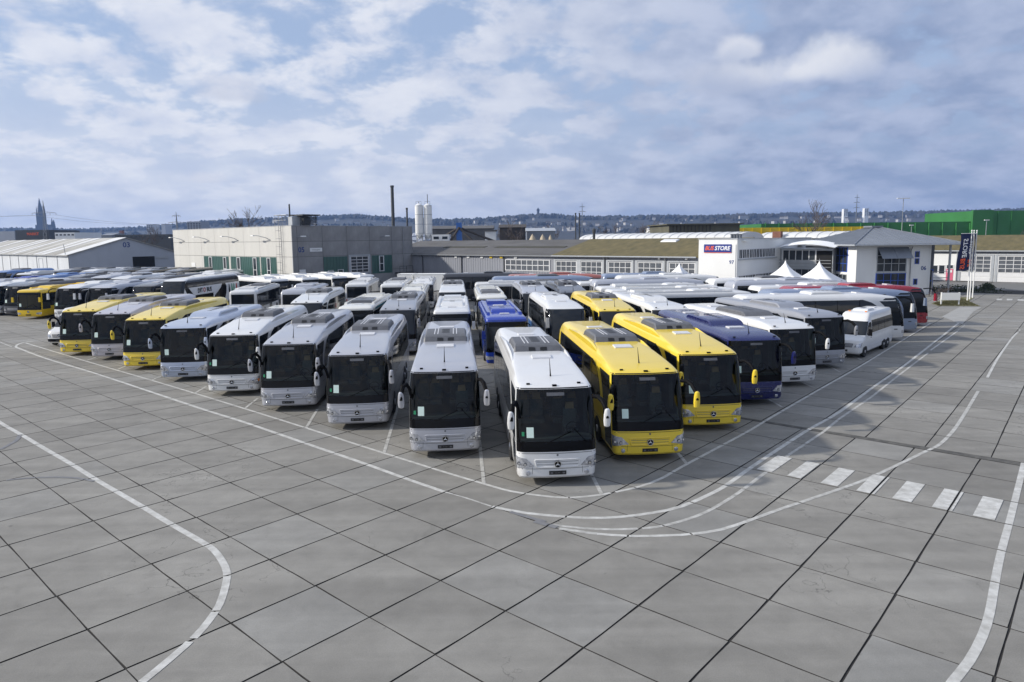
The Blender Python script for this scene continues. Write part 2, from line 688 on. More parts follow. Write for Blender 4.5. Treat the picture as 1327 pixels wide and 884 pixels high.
cells = []
for zone, fn, i0, i1, j0, j1 in ((0, gpt, -21, 8, -15, 47), (1, gpt2, 0, 40, -14, 40)):
    for i in range(i0, i1):
        for j in range(j0, j1):
            c = fn(i + .5, j + .5)
            a = in_view(c.x, c.y)
            # stands under the parked coaches (hidden): keep, but low priority
            if a > 0:
                lc = (c - G0)
                gi, gj = lc.dot(GU) / SA, lc.dot(GV) / SB
                hid = gi > 5.6 and gj > 5.2
                cells.append((a * (0.05 if hid else 1), zone, i, j, c))
cells.sort(key=lambda q: -q[0])
TOP = {}
far = MB()
ft = []
for n, (a, zone, i, j, c) in enumerate(cells):
    r = random.Random(i * 91 + j * 7 + zone)
    ang = GA if zone == 0 else GA + 0.0225
    dz = r.uniform(-0.0012, 0.0012)
    if n < 298:
        o = link('slab', SLABS[r.randrange(6)], pav, (c.x, c.y, 0.016 + dz), ang + (math.pi if r.random() < .5 else 0))
        o.rotation_euler.x, o.rotation_euler.y = r.uniform(-.0005, .0005), r.uniform(-.0005, .0005)
    else:
        e, f = (GU, GV) if zone == 0 else (U2, V2)
        hx, hy = SA / 2 - .014, SB / 2 - .024
        k = len(far.v)
        q = [c - e * hx - f * hy, c + e * hx - f * hy, c + e * hx + f * hy, c - e * hx + f * hy]
        far.add([(p.x, p.y, dz + .016) for p in q] + [(p.x, p.y, -.07) for p in q],
                [(0, 1, 2, 3)])
        far.cur = 1
        far.f += [(k, k + 4, k + 5, k + 1), (k + 1, k + 5, k + 6, k + 2), (k + 2, k + 6, k + 7, k + 3), (k + 3, k + 7, k + 4, k)]
        far.mi += [1] * 4
        far.cur = 0
        t = r.random()
        ft += [t] * 8
me = far.mesh('slab', [MT['conc_far'], MT['bed']], 30, fix=False)
at = me.attributes.new('tint', 'FLOAT', 'POINT')
at.data.foreach_set('value', ft)
link('slab', me, pav, kind='stuff')

# the bitumen-filled strip between the two slab fields
st = MB()
rows = []
for k in range(45):
    j = -8 + k
    w = 0.02 * math.sin(k * 1.7)
    rows.append([(*gpt(8.0 + .02 + w * .5, j), 0), (*gpt(8.2 + .05 * math.sin(k) * .3 + w + max(0, -j) * .01, j), 0)])
st.grid(rows)
o = part('joint_strip', st, MT['bitumen'], pav)
o.location.z = 0.014

# --- painted lines (world metres), laid on the slabs and broken at the joints


def on_joint(p, d=None):
    """does paint at p lie over an open joint that it crosses?"""
    l_ = p - G0
    gi = l_.dot(GU) / SA
    e, f = GU, GV
    if gi < 8.05:
        gj = l_.dot(GV) / SB
    else:
        l_ = p - G1
        e, f = U2, V2
        gi, gj = l_.dot(U2) / SA, l_.dot(V2) / SB
    a, b = abs(gi - round(gi)) * SA, abs(gj - round(gj)) * SB
    if d is None:
        return min(a, b) < .03
    return (a < .02 and abs(d.dot(e)) > .35) or (b < .03 and abs(d.dot(f)) > .35)


def resample(pts, step=0.12, smooth=True):
    P = [Vector(p) for p in pts]
    if smooth and len(P) > 2:
        Q = []
        for i in range(len(P) - 1):
            a, b, c, d = P[max(i - 1, 0)], P[i], P[i + 1], P[min(i + 2, len(P) - 1)]
            n = max(2, int((c - b).length / 0.4))
            for k in range(n):
                t = k / n
                Q.append(0.5 * ((2 * b) + (c - a) * t + (2 * a - 5 * b + 4 * c - d) * t * t + (3 * b - a - 3 * c + d) * t ** 3))
        P = Q + [P[-1]]
    O = [P[0]]
    acc = 0.0
    for a, b in zip(P[:-1], P[1:]):
        L_ = (b - a).length
        t = step - acc
        while t <= L_:
            O.append(a + (b - a) * (t / L_))
            t += step
        acc = (acc + L_) % step
    return O


LINE_N = [0]


def line_mark(pts, w=0.12, mat='mark', smooth=True, name='lane_marking'):
    LINE_N[0] += 1
    z = 0.0188 + LINE_N[0] * 0.00025
    Q = resample(pts, 0.06, smooth)
    m = MB()
    for a, b in zip(Q[:-1], Q[1:]):
        d = (b - a).normalized()
        if on_joint((a + b) / 2, d):
            continue
        n = Vector((-d.y, d.x)) * w / 2
        b = b + d * 0.002
        m.add([(*(a - n), z), (*(b - n), z), (*(b + n), z), (*(a + n), z)], [(0, 1, 2, 3)])
    return part(name, m, MT[mat], pav)


LINES = [
    ([(-38.43,53.8),(-27.2,44.1),(-20.59,38.48),(-16.39,34.84),(-12.52,31.44),(-8.5,27.87),(-5.98,25.57),(-2.78,22.72),(-1.08,21.27),(-0.11,20.5),(0.8,20.1),(1.64,19.9),(2.6,20.1),(3.43,20.48),(4.03,20.83),(4.79,21.49),(5.83,22.72),(9.3,26.66),(11.12,28.87),(15.63,34.26),(21.54,41.29),(36.68,59.77)], 0.12, 'mark', True),
    ([(-37.96,55.03),(-38.79,54.58),(-38.66,53.33),(-37.82,51.85),(-36.31,50.39),(-31.64,46.16),(-25.22,40.82),(-19.44,35.78),(-14.7,31.63),(-11.58,28.99),(-7.86,25.66),(-5.27,23.35),(-3.67,21.86),(-2.16,20.51)], 0.16, 'mark', True),
    ([(-2.16,20.51),(-1.47,19.99),(-0.64,19.27)], 0.07, 'mark_worn', True),
    ([(-0.64,19.27),(0.4,18.75),(1.91,18.39),(2.94,18.42),(3.94,18.69),(4.86,19.14),(6.17,20.27),(6.99,21.19),(8.25,22.72),(11.57,26.57),(14.45,29.69),(18.55,34.65),(24.01,41.14),(37.79,58.08),(39.17,59.87),(39.57,61.18)], 0.15, 'mark', True),
    ([(1.01,17.94),(1.84,17.7),(2.58,17.6),(3.5,17.65),(4.15,17.85),(5.07,18.4),(5.81,19.05),(6.82,20.13),(8.04,21.6),(9.82,23.75)], 0.12, 'mark_worn', True),
    ([(9.82,23.75),(12.29,26.54),(13.91,28.56),(17.27,32.41),(21.39,37.44),(27.28,44.51)], 0.11, 'mark_worn', False),
    ([(28.07,45.56),(35.75,54.63)], 0.11, 'mark', False),
    ([(36.0,55.02),(38.52,58.02),(38.91,58.76)], 0.06, 'mark_worn', True),
    ([(1.15,17.71),(2.17,17.33)], 0.14, 'mark_worn', True),
    ([(2.17,17.33),(3.04,17.17),(4.0,17.18),(4.69,17.26),(5.51,17.51),(6.36,18.02)], 0.13, 'mark', True),
    ([(6.36,18.02),(7.61,18.85),(8.83,19.61),(10.42,20.62),(11.33,21.23),(12.93,22.47),(14.82,23.96),(15.8,24.75),(17.42,26.5),(19.56,29.07),(23.04,33.36)], 0.13, 'mark_worn', True),
    ([(25.7,36.57),(30.64,42.72),(37.27,50.69),(39.83,53.61)], 0.13, 'mark', True),
    ([(40.01,53.86),(40.94,54.87),(41.46,55.96)], 0.06, 'mark_worn', True),
    ([(17.31,22.56),(15.39,20.22),(13.35,17.75),(11.84,15.94),(10.75,14.58),(9.75,13.31),(9.06,12.51),(8.28,11.72),(7.6,11.13),(7.02,10.58)], 0.17, 'mark', True),
    ([(-26.62,33.13),(-22.52,29.46),(-20.18,27.47),(-17.67,25.31),(-15.72,23.65),(-13.61,21.79),(-11.32,19.84),(-9.69,18.42),(-8.12,17.09),(-7.61,16.61),(-7.16,16.02),(-6.8,15.43),(-6.58,14.82),(-6.37,14.01),(-6.32,13.37),(-6.34,12.79),(-6.47,12.1),(-6.65,11.38),(-6.81,10.87)], 0.17, 'mark', True),
    ([(-20.52,38.34),(-20.56,39.7)], 0.12, 'mark_worn', False),
    ([(-16.45,34.85),(-16.59,36.57)], 0.12, 'mark_worn', False),
    ([(-12.56,31.53),(-12.71,33.61)], 0.12, 'mark_worn', False),
    ([(-8.65,27.99),(-9.07,31.22)], 0.12, 'mark_worn', False),
    ([(-4.75,24.52),(-5.49,32.53)], 0.12, 'mark_worn', False),
    ([(-0.96,21.21),(-1.55,29.03)], 0.12, 'mark_worn', False),
    ([(2.67,20.14),(2.51,22.77)], 0.12, 'mark_worn', False),
    ([(5.95,22.89),(5.91,25.63)], 0.12, 'mark_worn', False),
    ([(12.25,30.62),(12.2,32.91)], 0.12, 'mark_worn', False),
    ([(15.41,34.54),(15.36,36.54)], 0.12, 'mark_worn', False),
    ([(18.67,38.58),(18.89,41.08)], 0.12, 'mark_worn', False),
    ([(21.78,42.31),(21.9,44.16)], 0.12, 'mark_worn', False),
    ([(-28.4,45.31),(-28.54,46.61)], 0.12, 'mark_worn', False),
    ([(-24.42,41.91),(-24.57,43.11)], 0.12, 'mark_worn', False),
    ([(-32.28,48.63),(-32.44,49.8)], 0.12, 'mark_worn', False),
    ([(-19.55,25.44),(-19.72,26.43),(-19.97,27.02),(-20.25,27.5)], 0.16, 'mark_grey', True),
    ([(-17.17,21.8),(-16.59,22.07),(-15.98,22.21),(-15.21,22.23),(-14.51,22.11),(-13.75,21.78)], 0.12, 'mark_grey', True),
    ([(0.56,18.18),(1.15,17.75)], 0.20, 'mark_grey', True),
    ([(-0.11,18.85),(0.39,18.47),(0.88,18.11)], 0.14, 'mark_grey', True),
    ([(-42.41,55.37),(-40.9,54.36),(-38.07,51.75)], 0.10, 'mark_worn', True),
]
for pts, w, mat, smooth in LINES:
    line_mark(pts, w, mat, smooth)
# zebra crossing, seven bars, and three dashes far down the road
for k, j in enumerate((2.74, 2.24, 1.72, 1.20, 0.71, 0.20, -0.29)):
    m = MB()
    NA_, NB_ = 26, 8
    for a in range(NA_):
        for b in range(NB_):
            i0, j0 = 5.03 + a * .95 / NA_, j - b * .25 / NB_
            q = [gpt(i0, j0), gpt(i0 + .95 / NA_, j0), gpt(i0 + .95 / NA_, j0 - .25 / NB_), gpt(i0, j0 - .25 / NB_)]
            if on_joint((q[0] + q[2]) / 2):
                continue
            m.add([(*p, 0.029) for p in q], [(0, 3, 2, 1)])
    part('crossing_bar', m, MT['mark'], pav)
for q in (((57.79, 81.58), (58.4, 81.5), (57.14, 79.83), (56.56, 79.9)), ((58.9, 81.43), (59.31, 81.07), (58.06, 79.42), (57.46, 79.49)),
          ((59.67, 80.72), (60.1, 80.3), (58.85, 78.6), (58.42, 79.08))):
    part('crossing_bar', MB().add([(*p, 0.03) for p in q], [(3, 2, 1, 0)]), MT['mark'], pav)
padm = pbr('pale_paving', (0.34, 0.335, 0.315), 0.85, var=0.15, scale=1.5)
o = part('paving_pad', MB().add([(*p, 0.022) for p in ((40.52, 64.34), (47.89, 73.08), (49.72, 72.38), (46.2, 68.4), (38.82, 58.77))], [(4, 3, 2, 1, 0)]), padm, pav)


# ------------------------------------------------------------------ buses and coaches
def lerp(a, b, t):
    return a + (b - a) * t


class Shell:
    """a bus body described by horizontal outlines: z, half width, front y, rear y, corner radius, bulge"""

    def __init__(s, levels):
        s.L = levels

    def at(s, z):
        L = s.L
        if z <= L[0][0]:
            return L[0][1:]
        for a, b in zip(L[:-1], L[1:]):
            if z <= b[0]:
                t = (z - a[0]) / (b[0] - a[0])
                return tuple(lerp(p, q, t) for p, q in zip(a[1:], b[1:]))
        return L[-1][1:]

    def front(s, x, z, off=0.0):
        hw, yf, yr, r, b = s.at(z)
        a, sg = abs(x), (1 if x >= 0 else -1)
        if a <= hw - r:
            return (x, yf + b * (a / hw) ** 2 - off, z)
        t = min((a - (hw - r)) / r, math.pi / 2)
        yc = yf + b * ((hw - r) / hw) ** 2
        return (sg * (hw - r + r * math.sin(t) + off * math.sin(t)), yc + r * (1 - math.cos(t)) - off * math.cos(t), z)

    NF, NA, NS = 5, 6, 8

    def contour(s, z, off=0.0):
        hw, yf, yr, r, b = s.at(z)
        half = [s.front((hw - r) * k / (s.NF - 1), z, off) for k in range(s.NF)]
        half += [s.front(hw - r + r * (math.pi / 2) * k / (s.NA - 1), z, off) for k in range(1, s.NA)]
        y0, rr = half[-1][1], min(.16, hw * .3)
        y1 = yr - rr
        half += [(hw + off, lerp(y0, y1, k / s.NS), z) for k in range(1, s.NS)]
        half += [(hw - rr + rr * math.cos(math.pi / 2 * k / 3), y1 + rr * math.sin(math.pi / 2 * k / 3), z) for k in range(4)]
        half += [((hw - rr) * .5, yr + .02, z), (0, yr + .03, z)]
        return half + [(-x, y, q) for x, y, q in reversed(half[1:-1])]

    def body(s, holes=()):
        rows = [s.contour(l[0]) for l in s.L]
        n = len(rows[0])
        m = MB()
        k0 = len(m.v)
        for r in rows:
            m.v += r
        for i in range(len(rows) - 1):
            for j in range(n):
                c = min(j, n - 1 - j)
                if any(a <= i < b and c < w for a, b, w in holes):
                    continue
                m.f.append((i * n + j, i * n + (j + 1) % n, (i + 1) * n + (j + 1) % n, (i + 1) * n + j))
                m.mi.append(0)
        t = len(rows) - 1
        cz = s.L[-1][0] + 0.02
        m.v.append((0, (s.L[-1][2] + s.L[-1][3]) / 2, cz))
        for j in range(n):
            m.f.append((t * n + j, t * n + (j + 1) % n, len(m.v) - 1))
            m.mi.append(0)
        m.f.append(tuple(reversed(range(n))))
        m.mi.append(0)
        return m

    def band(s, a, b, w, off=0.004):
        """the front faces between two outlines, w contour steps to each side"""
        m = MB()
        rows = []
        for i in range(a, b + 1):
            c = s.contour(s.L[i][0], off)
            n = len(c)
            rows.append([c[j % n] for j in range(-w, w + 1)])
        return m.grid(rows)

    def fpatch(s, c4, nu=6, nv=3, off=0.01, thick=0.03):
        """a thin solid on the front between four (x, z) corners: lower left, lower right, upper right, upper left"""
        (a, b, c, d) = c4
        outr, inn = [], []
        for j in range(nv + 1):
            t = j / nv
            ro, ri = [], []
            for i in range(nu + 1):
                q = i / nu
                x = lerp(lerp(a[0], b[0], q), lerp(d[0], c[0], q), t)
                z = lerp(lerp(a[1], b[1], q), lerp(d[1], c[1], q), t)
                ro.append(s.front(x, z, off))
                ri.append(s.front(x, z, off - thick))
            outr.append(ro)
            inn.append(ri)
        m = MB()
        m.grid(outr)
        edge = lambda g: [g[0][i] for i in range(nu)] + [g[j][nu] for j in range(nv)] + [g[nv][i] for i in range(nu, 0, -1)] + [g[j][0] for j in range(nv, 0, -1)]
        m.grid([edge(outr), edge(inn)], True)
        return m

    def side(s, sg, lo, hi, off=0.008, thick=0.03, nz=6, ny=1):
        """a pane on one side; lo, hi: lists of (z, y) giving its front and rear edges"""
        def ev(L, z):
            if z <= L[0][0]:
                return L[0][1]
            for a, b in zip(L[:-1], L[1:]):
                if z <= b[0]:
                    return lerp(a[1], b[1], (z - a[0]) / (b[0] - a[0]))
            return L[-1][1]
        z0, z1 = lo[0][0], lo[-1][0]
        rows, inn = [], []
        for k in range(nz + 1):
            z = lerp(z0, z1, k / nz)
            hw = s.at(z)[0]
            y0, y1 = ev(lo, z), ev(hi, z)
            rows.append([(sg * (hw + off), lerp(y0, y1, q / ny), z) for q in range(ny + 1)])
            inn.append([(sg * (hw + off - thick), lerp(y0, y1, q / ny), z) for q in range(ny + 1)])
        m = MB().grid(rows)
        edge = lambda g: g[0] + [r[-1] for r in g[1:-1]] + list(reversed(g[-1])) + [r[0] for r in reversed(g[1:-1])]
        m.grid([edge(rows), edge(inn)], True)
        return m

    def rear(s, x0, x1, z0, z1, off=0.035, nz=5):
        rows, inn = [], []
        for k in range(nz + 1):
            z = lerp(z0, z1, k / nz)
            y = s.at(z)[2]
            rows.append([(lerp(x0, x1, q / 4), y + off - .0, z) for q in range(5)])
            inn.append([(lerp(x0, x1, q / 4), y + off - .06, z) for q in range(5)])
        m = MB().grid(rows)
        edge = lambda g: g[0] + [r[-1] for r in g[1:-1]] + list(reversed(g[-1])) + [r[0] for r in reversed(g[1:-1])]
        m.grid([edge(rows), edge(inn)], True)
        return m


def rect(z0, z1, y0, y1):
    return [(z0, y0), (z1, y0)], [(z0, y1), (z1, y1)]


# the parts of one kind of bus: (name, mesh, parent index or None, role); role 'paint' takes the colour of the bus
class Kit:
    def __init__(s):
        s.p = []

    def add(s, name, mb, role, parent=None, ang=35, lod=0, pos=None):
        mats = role if isinstance(role, (list, tuple)) else [role]
        if isinstance(mb, MB):
            me = mb.mesh(name, [MT['black'] if r == 'paint' else MT[r] for r in mats], ang)
        else:
            me = mb
        s.p.append((name, me, parent, mats, lod, pos))
        return len(s.p) - 1


def wheel_meshes(r=0.5, w=0.3):
    t = MB().lathe([(r * .62, -w / 2), (r * .95, -w / 2), (r, -w / 2 + .05), (r, w / 2 - .05), (r * .95, w / 2), (r * .62, w / 2)], 22, axis='x')
    m = MB().lathe([(r * .62, -w / 2 + .03), (r * .60, w / 2 - .02), (r * .50, w / 2 - .07), (r * .30, w / 2 - .03), (r * .26, w / 2 + .02), (r * .1, w / 2 + .03)], 18, axis='x')
    return t.mesh('tyre', [MT['rubber']]), m.mesh('rim', [MT['rim']])


TYRE, RIM = wheel_meshes()
TYRE_S, RIM_S = wheel_meshes(.36, .22)
star = MB()
star.lathe([(.085, 0), (.085, .012), (.07, .02)], 18, axis='y')
ring = MB()
R0 = []
for k in range(18):
    a = 2 * math.pi * k / 18
    R0.append((.078 * math.cos(a), .027, .078 * math.sin(a)))
ring.tube(R0 + [R0[0]], .008, 5)
for k in range(3):
    a = math.pi / 2 + k * 2 * math.pi / 3
    tip = (.075 * math.cos(a), .028, .075 * math.sin(a))
    for sg in (-1, 1):
        b = a + sg * math.pi / 3
        ring.add([tip, (.016 * math.cos(b), .028, .016 * math.sin(b)), (0, .036, 0)], [(0, 1, 2)])
# turned so that the badge looks forward (-y)
for m in (star, ring):
    m.v = [(x * 1.35, -y, z * 1.35) for x, y, z in m.v]
BADGE, STARM = star.mesh('emblem', [MT['mask']]), ring.mesh('star', [MT['chrome']])


def add_wheels(K, S, ys, r=0.5, arch=True, small=False):
    for sg in (-1, 1):
        for y in ys:
            hw = S.at(.6)[0]
            if arch:
                m = MB()
                pts = [(y + (r + .12) * math.cos(t), .5 * (2 * r) + (r + .12) * math.sin(t)) for t in [math.pi * k / 10 for k in range(11)]]
                pts = [(y + r + .12, .3)] + pts + [(y - r - .12, .3)]
                m.hull([(sg * (hw + .004), a, b) for a, b in pts], [(sg * (hw - .12), a, b) for a, b in pts])
                K.add('wheel_arch', m, 'fan')
            w = K.add('wheel', TYRE_S if small else TYRE, 'rubber', pos=(sg * (hw - (.09 if small else .12)), y, r))
            rm = RIM_S if small else RIM
            K.add('rim', rm, 'rim', w, pos=((0, 0, 0), 0 if sg > 0 else math.pi))


def mirror(K, S, sg, style):
    if style == 'arm':                     # swan-neck mirrors hanging ahead of the windscreen
        if sg > 0:
            a = MB().tube([(sg * 1.20, .44, 2.74), (sg * 1.30, .14, 2.80), (sg * 1.39, -.14, 2.72), (sg * 1.46, -.36, 2.50), (sg * 1.475, -.47, 2.25)], [.06, .07, .075, .07, .05], 8)
        else:
            a = MB().tube([(sg * 1.17, .34, 2.15), (sg * 1.22, .18, 2.52), (sg * 1.31, -.06, 2.74), (sg * 1.41, -.26, 2.70), (sg * 1.46, -.40, 2.48), (sg * 1.475, -.47, 2.25)], [.05, .06, .07, .075, .07, .05], 8)
        h = MB()
        rows = []
        for z, rx, ry in ((1.97, .05, .04), (2.0, .095, .08), (2.16, .115, .10), (2.36, .105, .10), (2.51, .08, .08), (2.55, .04, .04)):
            rows.append([(sg * 1.48 + rx * math.cos(t), -.38 + ry * math.sin(t) + (2.1 - z) * .05, z) for t in [2 * math.pi * k / 10 for k in range(10)]])
        h.grid(rows, True).f.append(tuple(range(50, 60)))
        h.mi.append(0)
        i = K.add('mirror', h, 'paint', lod=1)
        K.add('mirror_arm', a, 'black', i, lod=1)
    elif style == 'ear':                   # large looped mirrors from the roof corner
        a = MB().tube([(sg * 1.10, .70, 3.16), (sg * 1.22, .25, 3.20), (sg * 1.33, -.08, 3.06), (sg * 1.38, -.2, 2.75)], .045, 8)
        h = MB().box((sg * 1.38, -.22, 2.45), (.22, .18, .62), 0, .8)
        i = K.add('mirror', h, 'paint', lod=1)
        K.add('mirror_arm', a, 'black', i, lod=1)
    else:
        a = MB().tube([(sg * 1.22, .30, 2.66), (sg * 1.36, -.02, 2.62), (sg * 1.42, -.12, 2.3)], .035, 6)
        h = MB().box((sg * 1.43, -.14, 2.05), (.22, .14, .5), 0, .85)
        i = K.add('mirror', h, 'paint', lod=1)
        K.add('mirror_arm', a, 'black', i, lod=1)


SEAT = MB()
SEAT.cur = 0
SEAT.box((0, .0, .35), (.46, .14, .72), 0, .9)
SEAT.box((0, -.26, .02), (.46, .5, .14), 0, .96)
SEAT.cur = 1
SEAT.box((0, -.02, .80), (.30, .12, .22), 0, .85)
SEATM = SEAT.mesh('seat', [MT['seat'], MT['headrest']])


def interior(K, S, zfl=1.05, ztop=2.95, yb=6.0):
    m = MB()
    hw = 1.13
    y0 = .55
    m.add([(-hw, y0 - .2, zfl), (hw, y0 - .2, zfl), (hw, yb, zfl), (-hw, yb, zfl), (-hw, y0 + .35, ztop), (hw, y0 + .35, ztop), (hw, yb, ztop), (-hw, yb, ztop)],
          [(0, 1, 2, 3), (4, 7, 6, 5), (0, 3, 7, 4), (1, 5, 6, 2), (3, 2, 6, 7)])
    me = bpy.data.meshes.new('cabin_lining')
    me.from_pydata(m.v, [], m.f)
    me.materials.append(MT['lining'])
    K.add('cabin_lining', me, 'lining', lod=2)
    d = MB()
    prof = [(.16, 1.1), (.20, 1.44), (.55, 1.50), (.78, 1.42), (.85, 1.1)]
    rows = []
    for x in (-1.12, -.4, .2, .45, .85, 1.12):
        k = .05 if .2 < x < .9 else 0
        rows.append([(x, y + .05, z + k * (1 if z > 1.2 else 0)) for y, z in prof])
    d.grid(rows)
    K.add('dashboard', d, 'dash', lod=2)
    for sx in (-1, 1):
        K.add('curtain', MB().grid([[(sx * (1.10 - .03 * (q % 2)), .95 + q * .07, 1.6), (sx * (1.08 - .03 * (q % 2)), 1.05 + q * .07, 2.75)] for q in range(6)]), 'seat', lod=2)
    K.add('monitor', MB().box((0, 1.3, 2.72), (.5, .06, .3)), 'black', lod=2)
    w = MB()
    pts = [(.62 + .21 * math.cos(a), .84 + .10 * math.sin(a), 1.62 + .18 * math.sin(a)) for a in [2 * math.pi * k / 14 for k in range(15)]]
    w.tube(pts, .018, 5, False)
    w.tube([(.62, .84, 1.62), (.62, .72, 1.42)], .03, 6)
    w.box((.62, .84, 1.62), (.38, .03, .05))
    K.add('steering_wheel', w, 'black', lod=2)
    for y, xs in ((1.55, (.62,)), (2.5, (-.85, -.38, .38, .85)), (3.3, (-.85, -.38, .38, .85)), (4.1, (-.85, -.38, .38, .85)), (4.9, (-.85, -.38, .38, .85))):
        for x in xs:
            K.add('seat', SEATM, ['seat', 'headrest'], lod=2, pos=(x, y, 1.42 if y < 2 else 1.55))


def fan_slots(K, par, ys, x0, x1, z, n=1):
    for y in ys:
        m = MB()
        for q in range(n):
            xa = lerp(x0, x1, (q + .5) / n)
            w = (x1 - x0) / n * .42
            m.prism([(xa + w * math.cos(t), y + .092 * math.sin(t)) for t in [2 * math.pi * k / 12 for k in range(12)]], z, z + .012)
        K.add('fan_slot', m, 'fan', par, lod=0)


def roof_unit(K, S, y0, y1, hw, z0, z1, role, pale=True, slots=5, lead=.35, sw=.26):
    m = MB()
    rows = []
    for y, z, w in ((y0 - .02, z0 - .12, hw), (y0, z0, hw), (y0 + lead * .5, lerp(z0, z1, .75), hw * .985), (y0 + lead, z1, hw * .95), (y1 - .35, z1, hw * .95), (y1 - .12, lerp(z0, z1, .75), hw * .97), (y1, z0, hw), (y1 + .02, z0 - .12, hw)):
        rows.append([(-w, y, z0 - .15), (-w, y, max(z - .07, z0 - .14)), (-w * .93, y, z), (0, y, z + .015), (w * .93, y, z), (w, y, max(z - .07, z0 - .14)), (w, y, z0 - .15)])
    m.grid(rows)
    i = K.add('air_conditioner', m, role, ang=28)
    ys = [lerp(y0 + lead + .25, y1 - .6, (k + .5) / slots) for k in range(slots)]
    fan_slots(K, i, ys, -sw, sw, z1 + .008, 1)
    if pale:
        for sg in (-1, 1):
            for x in (.33, .47):
                K.add('trim_strip', MB().bb(sg * x - .018, sg * x + .018, y0 + lead, y1 - .4, z1 - .03, z1 + .016), 'pale', i)
            K.add('air_intake', MB().hull([(sg * .22 - .13, y0 + lead * .12 - .012, z0 + .06), (sg * .22 + .13, y0 + lead * .12 - .012, z0 + .06), (sg * .22 + .13, y0 + lead * .42 - .012, lerp(z0, z1, .62)), (sg * .22 - .13, y0 + lead * .42 - .012, lerp(z0, z1, .62))],
                                          [(sg * .22 - .13, y0 + lead * .5, z0 + .02), (sg * .22 + .13, y0 + lead * .5, z0 + .02), (sg * .22 + .13, y0 + lead * .7, lerp(z0, z1, .55)), (sg * .22 - .13, y0 + lead * .7, lerp(z0, z1, .55))]), 'fan', i)
    return i


def roof_z(S, y):
    """height of the roof on the centre line at distance y from the front"""
    for a, b in zip(S.L[:-1], S.L[1:]):
        if a[2] <= y <= b[2] and a[0] > 2.4:
            return lerp(a[0], b[0], (y - a[2]) / max(1e-6, b[2] - a[2]))
    return S.L[-1][0] + .012


def hatch(K, S, y, role, w=.36, l=.26, x=0.0):
    z0, z1 = roof_z(S, y - l), roof_z(S, y + l)
    K.add('roof_hatch', MB().hull([(x - w, y - l, z0 - .03), (x + w, y - l, z0 - .03), (x + w, y + l, z1 - .03), (x - w, y + l, z1 - .03)],
                                  [(x - w * .95, y - l * .93, z0 + .045), (x + w * .95, y - l * .93, z0 + .045), (x + w * .95, y + l * .93, z1 + .045), (x - w * .95, y + l * .93, z1 + .045)]), role)


def _bulb(px, py, pz):
    m = MB().lathe([(.042, 0), (.036, .034)], 10, axis='y')
    m.v = [(x + px, py - y, z + pz) for x, y, z in m.v]
    return m


def star_front(K, S, zl=.62, grille=True, plate=.44, emb=.72, lampz=(.60, .90)):
    """lamps, badge, grille ridges, number plate, fog lamps and seam of the star-badged fronts"""
    for sg in (-1, 1):
        c = [(sg * .74, lampz[0] + .06), (sg * 1.36, lampz[0] - .04), (sg * 1.42, lampz[1] + .06), (sg * .98, lampz[1] + .0)]
        i = K.add('headlight', S.fpatch(c, 8, 3, .012, .04), 'lamp')
        for (a, b) in ((1.02, .72), (1.22, .74)):
            m = MB().lathe([(.06, 0), (.055, .015), (.03, .02)], 12, axis='y')
            px, py, pz = S.front(sg * a, b, .02)
            m.v = [(x + px, py - y, z + pz) for x, y, z in m.v]
            K.add('reflector', m, 'acgrey', i, lod=1)
            K.add('bulb', _bulb(px, py, pz), 'chrome', i, lod=1)
        m = MB().lathe([(.075, 0), (.075, .015), (.06, .03), (.0, .034)], 14, axis='y')
        px, py, pz = S.front(sg * .93, .43, .004)
        m.v = [(x + px, py - y, z + pz) for x, y, z in m.v]
        K.add('fog_lamp', m, 'lamp', lod=1)
        K.add('panel_gap', S.fpatch([(sg * .80, .30), (sg * .81, .30), (sg * .79, .62), (sg * .78, .62)], 1, 3, .002, .01), 'fan', lod=1)
    K.add('bumper_gap', S.fpatch([(-1.38, .565), (1.38, .565), (1.38, .577), (-1.38, .577)], 20, 1, .002, .01), 'fan', lod=1)
    if grille:
        m = MB()
        for z, wd in ((.86, .72), (.625, .66)):
            m.tube([S.front(wd * math.sin(math.pi / 2 * k / 5), z + (0 if abs(k) < 5 else (-.03 if z > .7 else .03)), .004) for k in range(-5, 6)], .022, 6)
        for sg in (-1, 1):
            m.tube([S.front(sg * (.66 + .06 * q), .625 + q * .235, .004) for q in (0, .33, .66, 1)], .02, 6)
        gi = K.add('grille', m, 'paint', lod=1)
        for z in (.70, .785):
            K.add('grille_slat', S.fpatch([(-.66, z), (.66, z), (.66, z + .012), (-.66, z + .012)], 12, 1, .004, .02), 'acgrey', gi, lod=1)
    px, py, pz = S.front(0, emb, .006)
    i = K.add('emblem', BADGE, 'mask', pos=(0, py, pz), lod=1)
    K.add('star', STARM, 'chrome', i, lod=1, pos=(0, 0, 0))
    px, py, pz = S.front(0, 1.0, .004)
    m = MB().lathe([(.035, 0), (.03, .012)], 10, axis='y')
    m.v = [(x + px, py - y, z + pz) for x, y, z in m.v]
    K.add('nose_badge', m, 'acgrey', lod=1)
    p = K.add('number_plate', S.fpatch([(-.27, plate - .06), (.27, plate - .06), (.27, plate + .06), (-.27, plate + .06)], 4, 1, .022, .03), 'plate', lod=1)
    m = MB()
    for x, w, h in ((-.19, .08, .055), (-.06, .05, .02), (.03, .07, .02), (.19, .08, .055)):
        a = S.front(x - w / 2, plate - h / 2, .026)
        b = S.front(x + w / 2, plate + h / 2, .026)
        m.add([(a[0], a[1], a[2]), (b[0], b[1], a[2]), (b[0], b[1], b[2]), (a[0], a[1], b[2])], [(0, 1, 2, 3)])
    K.add('plate_print', m, 'acgrey', p, lod=1)


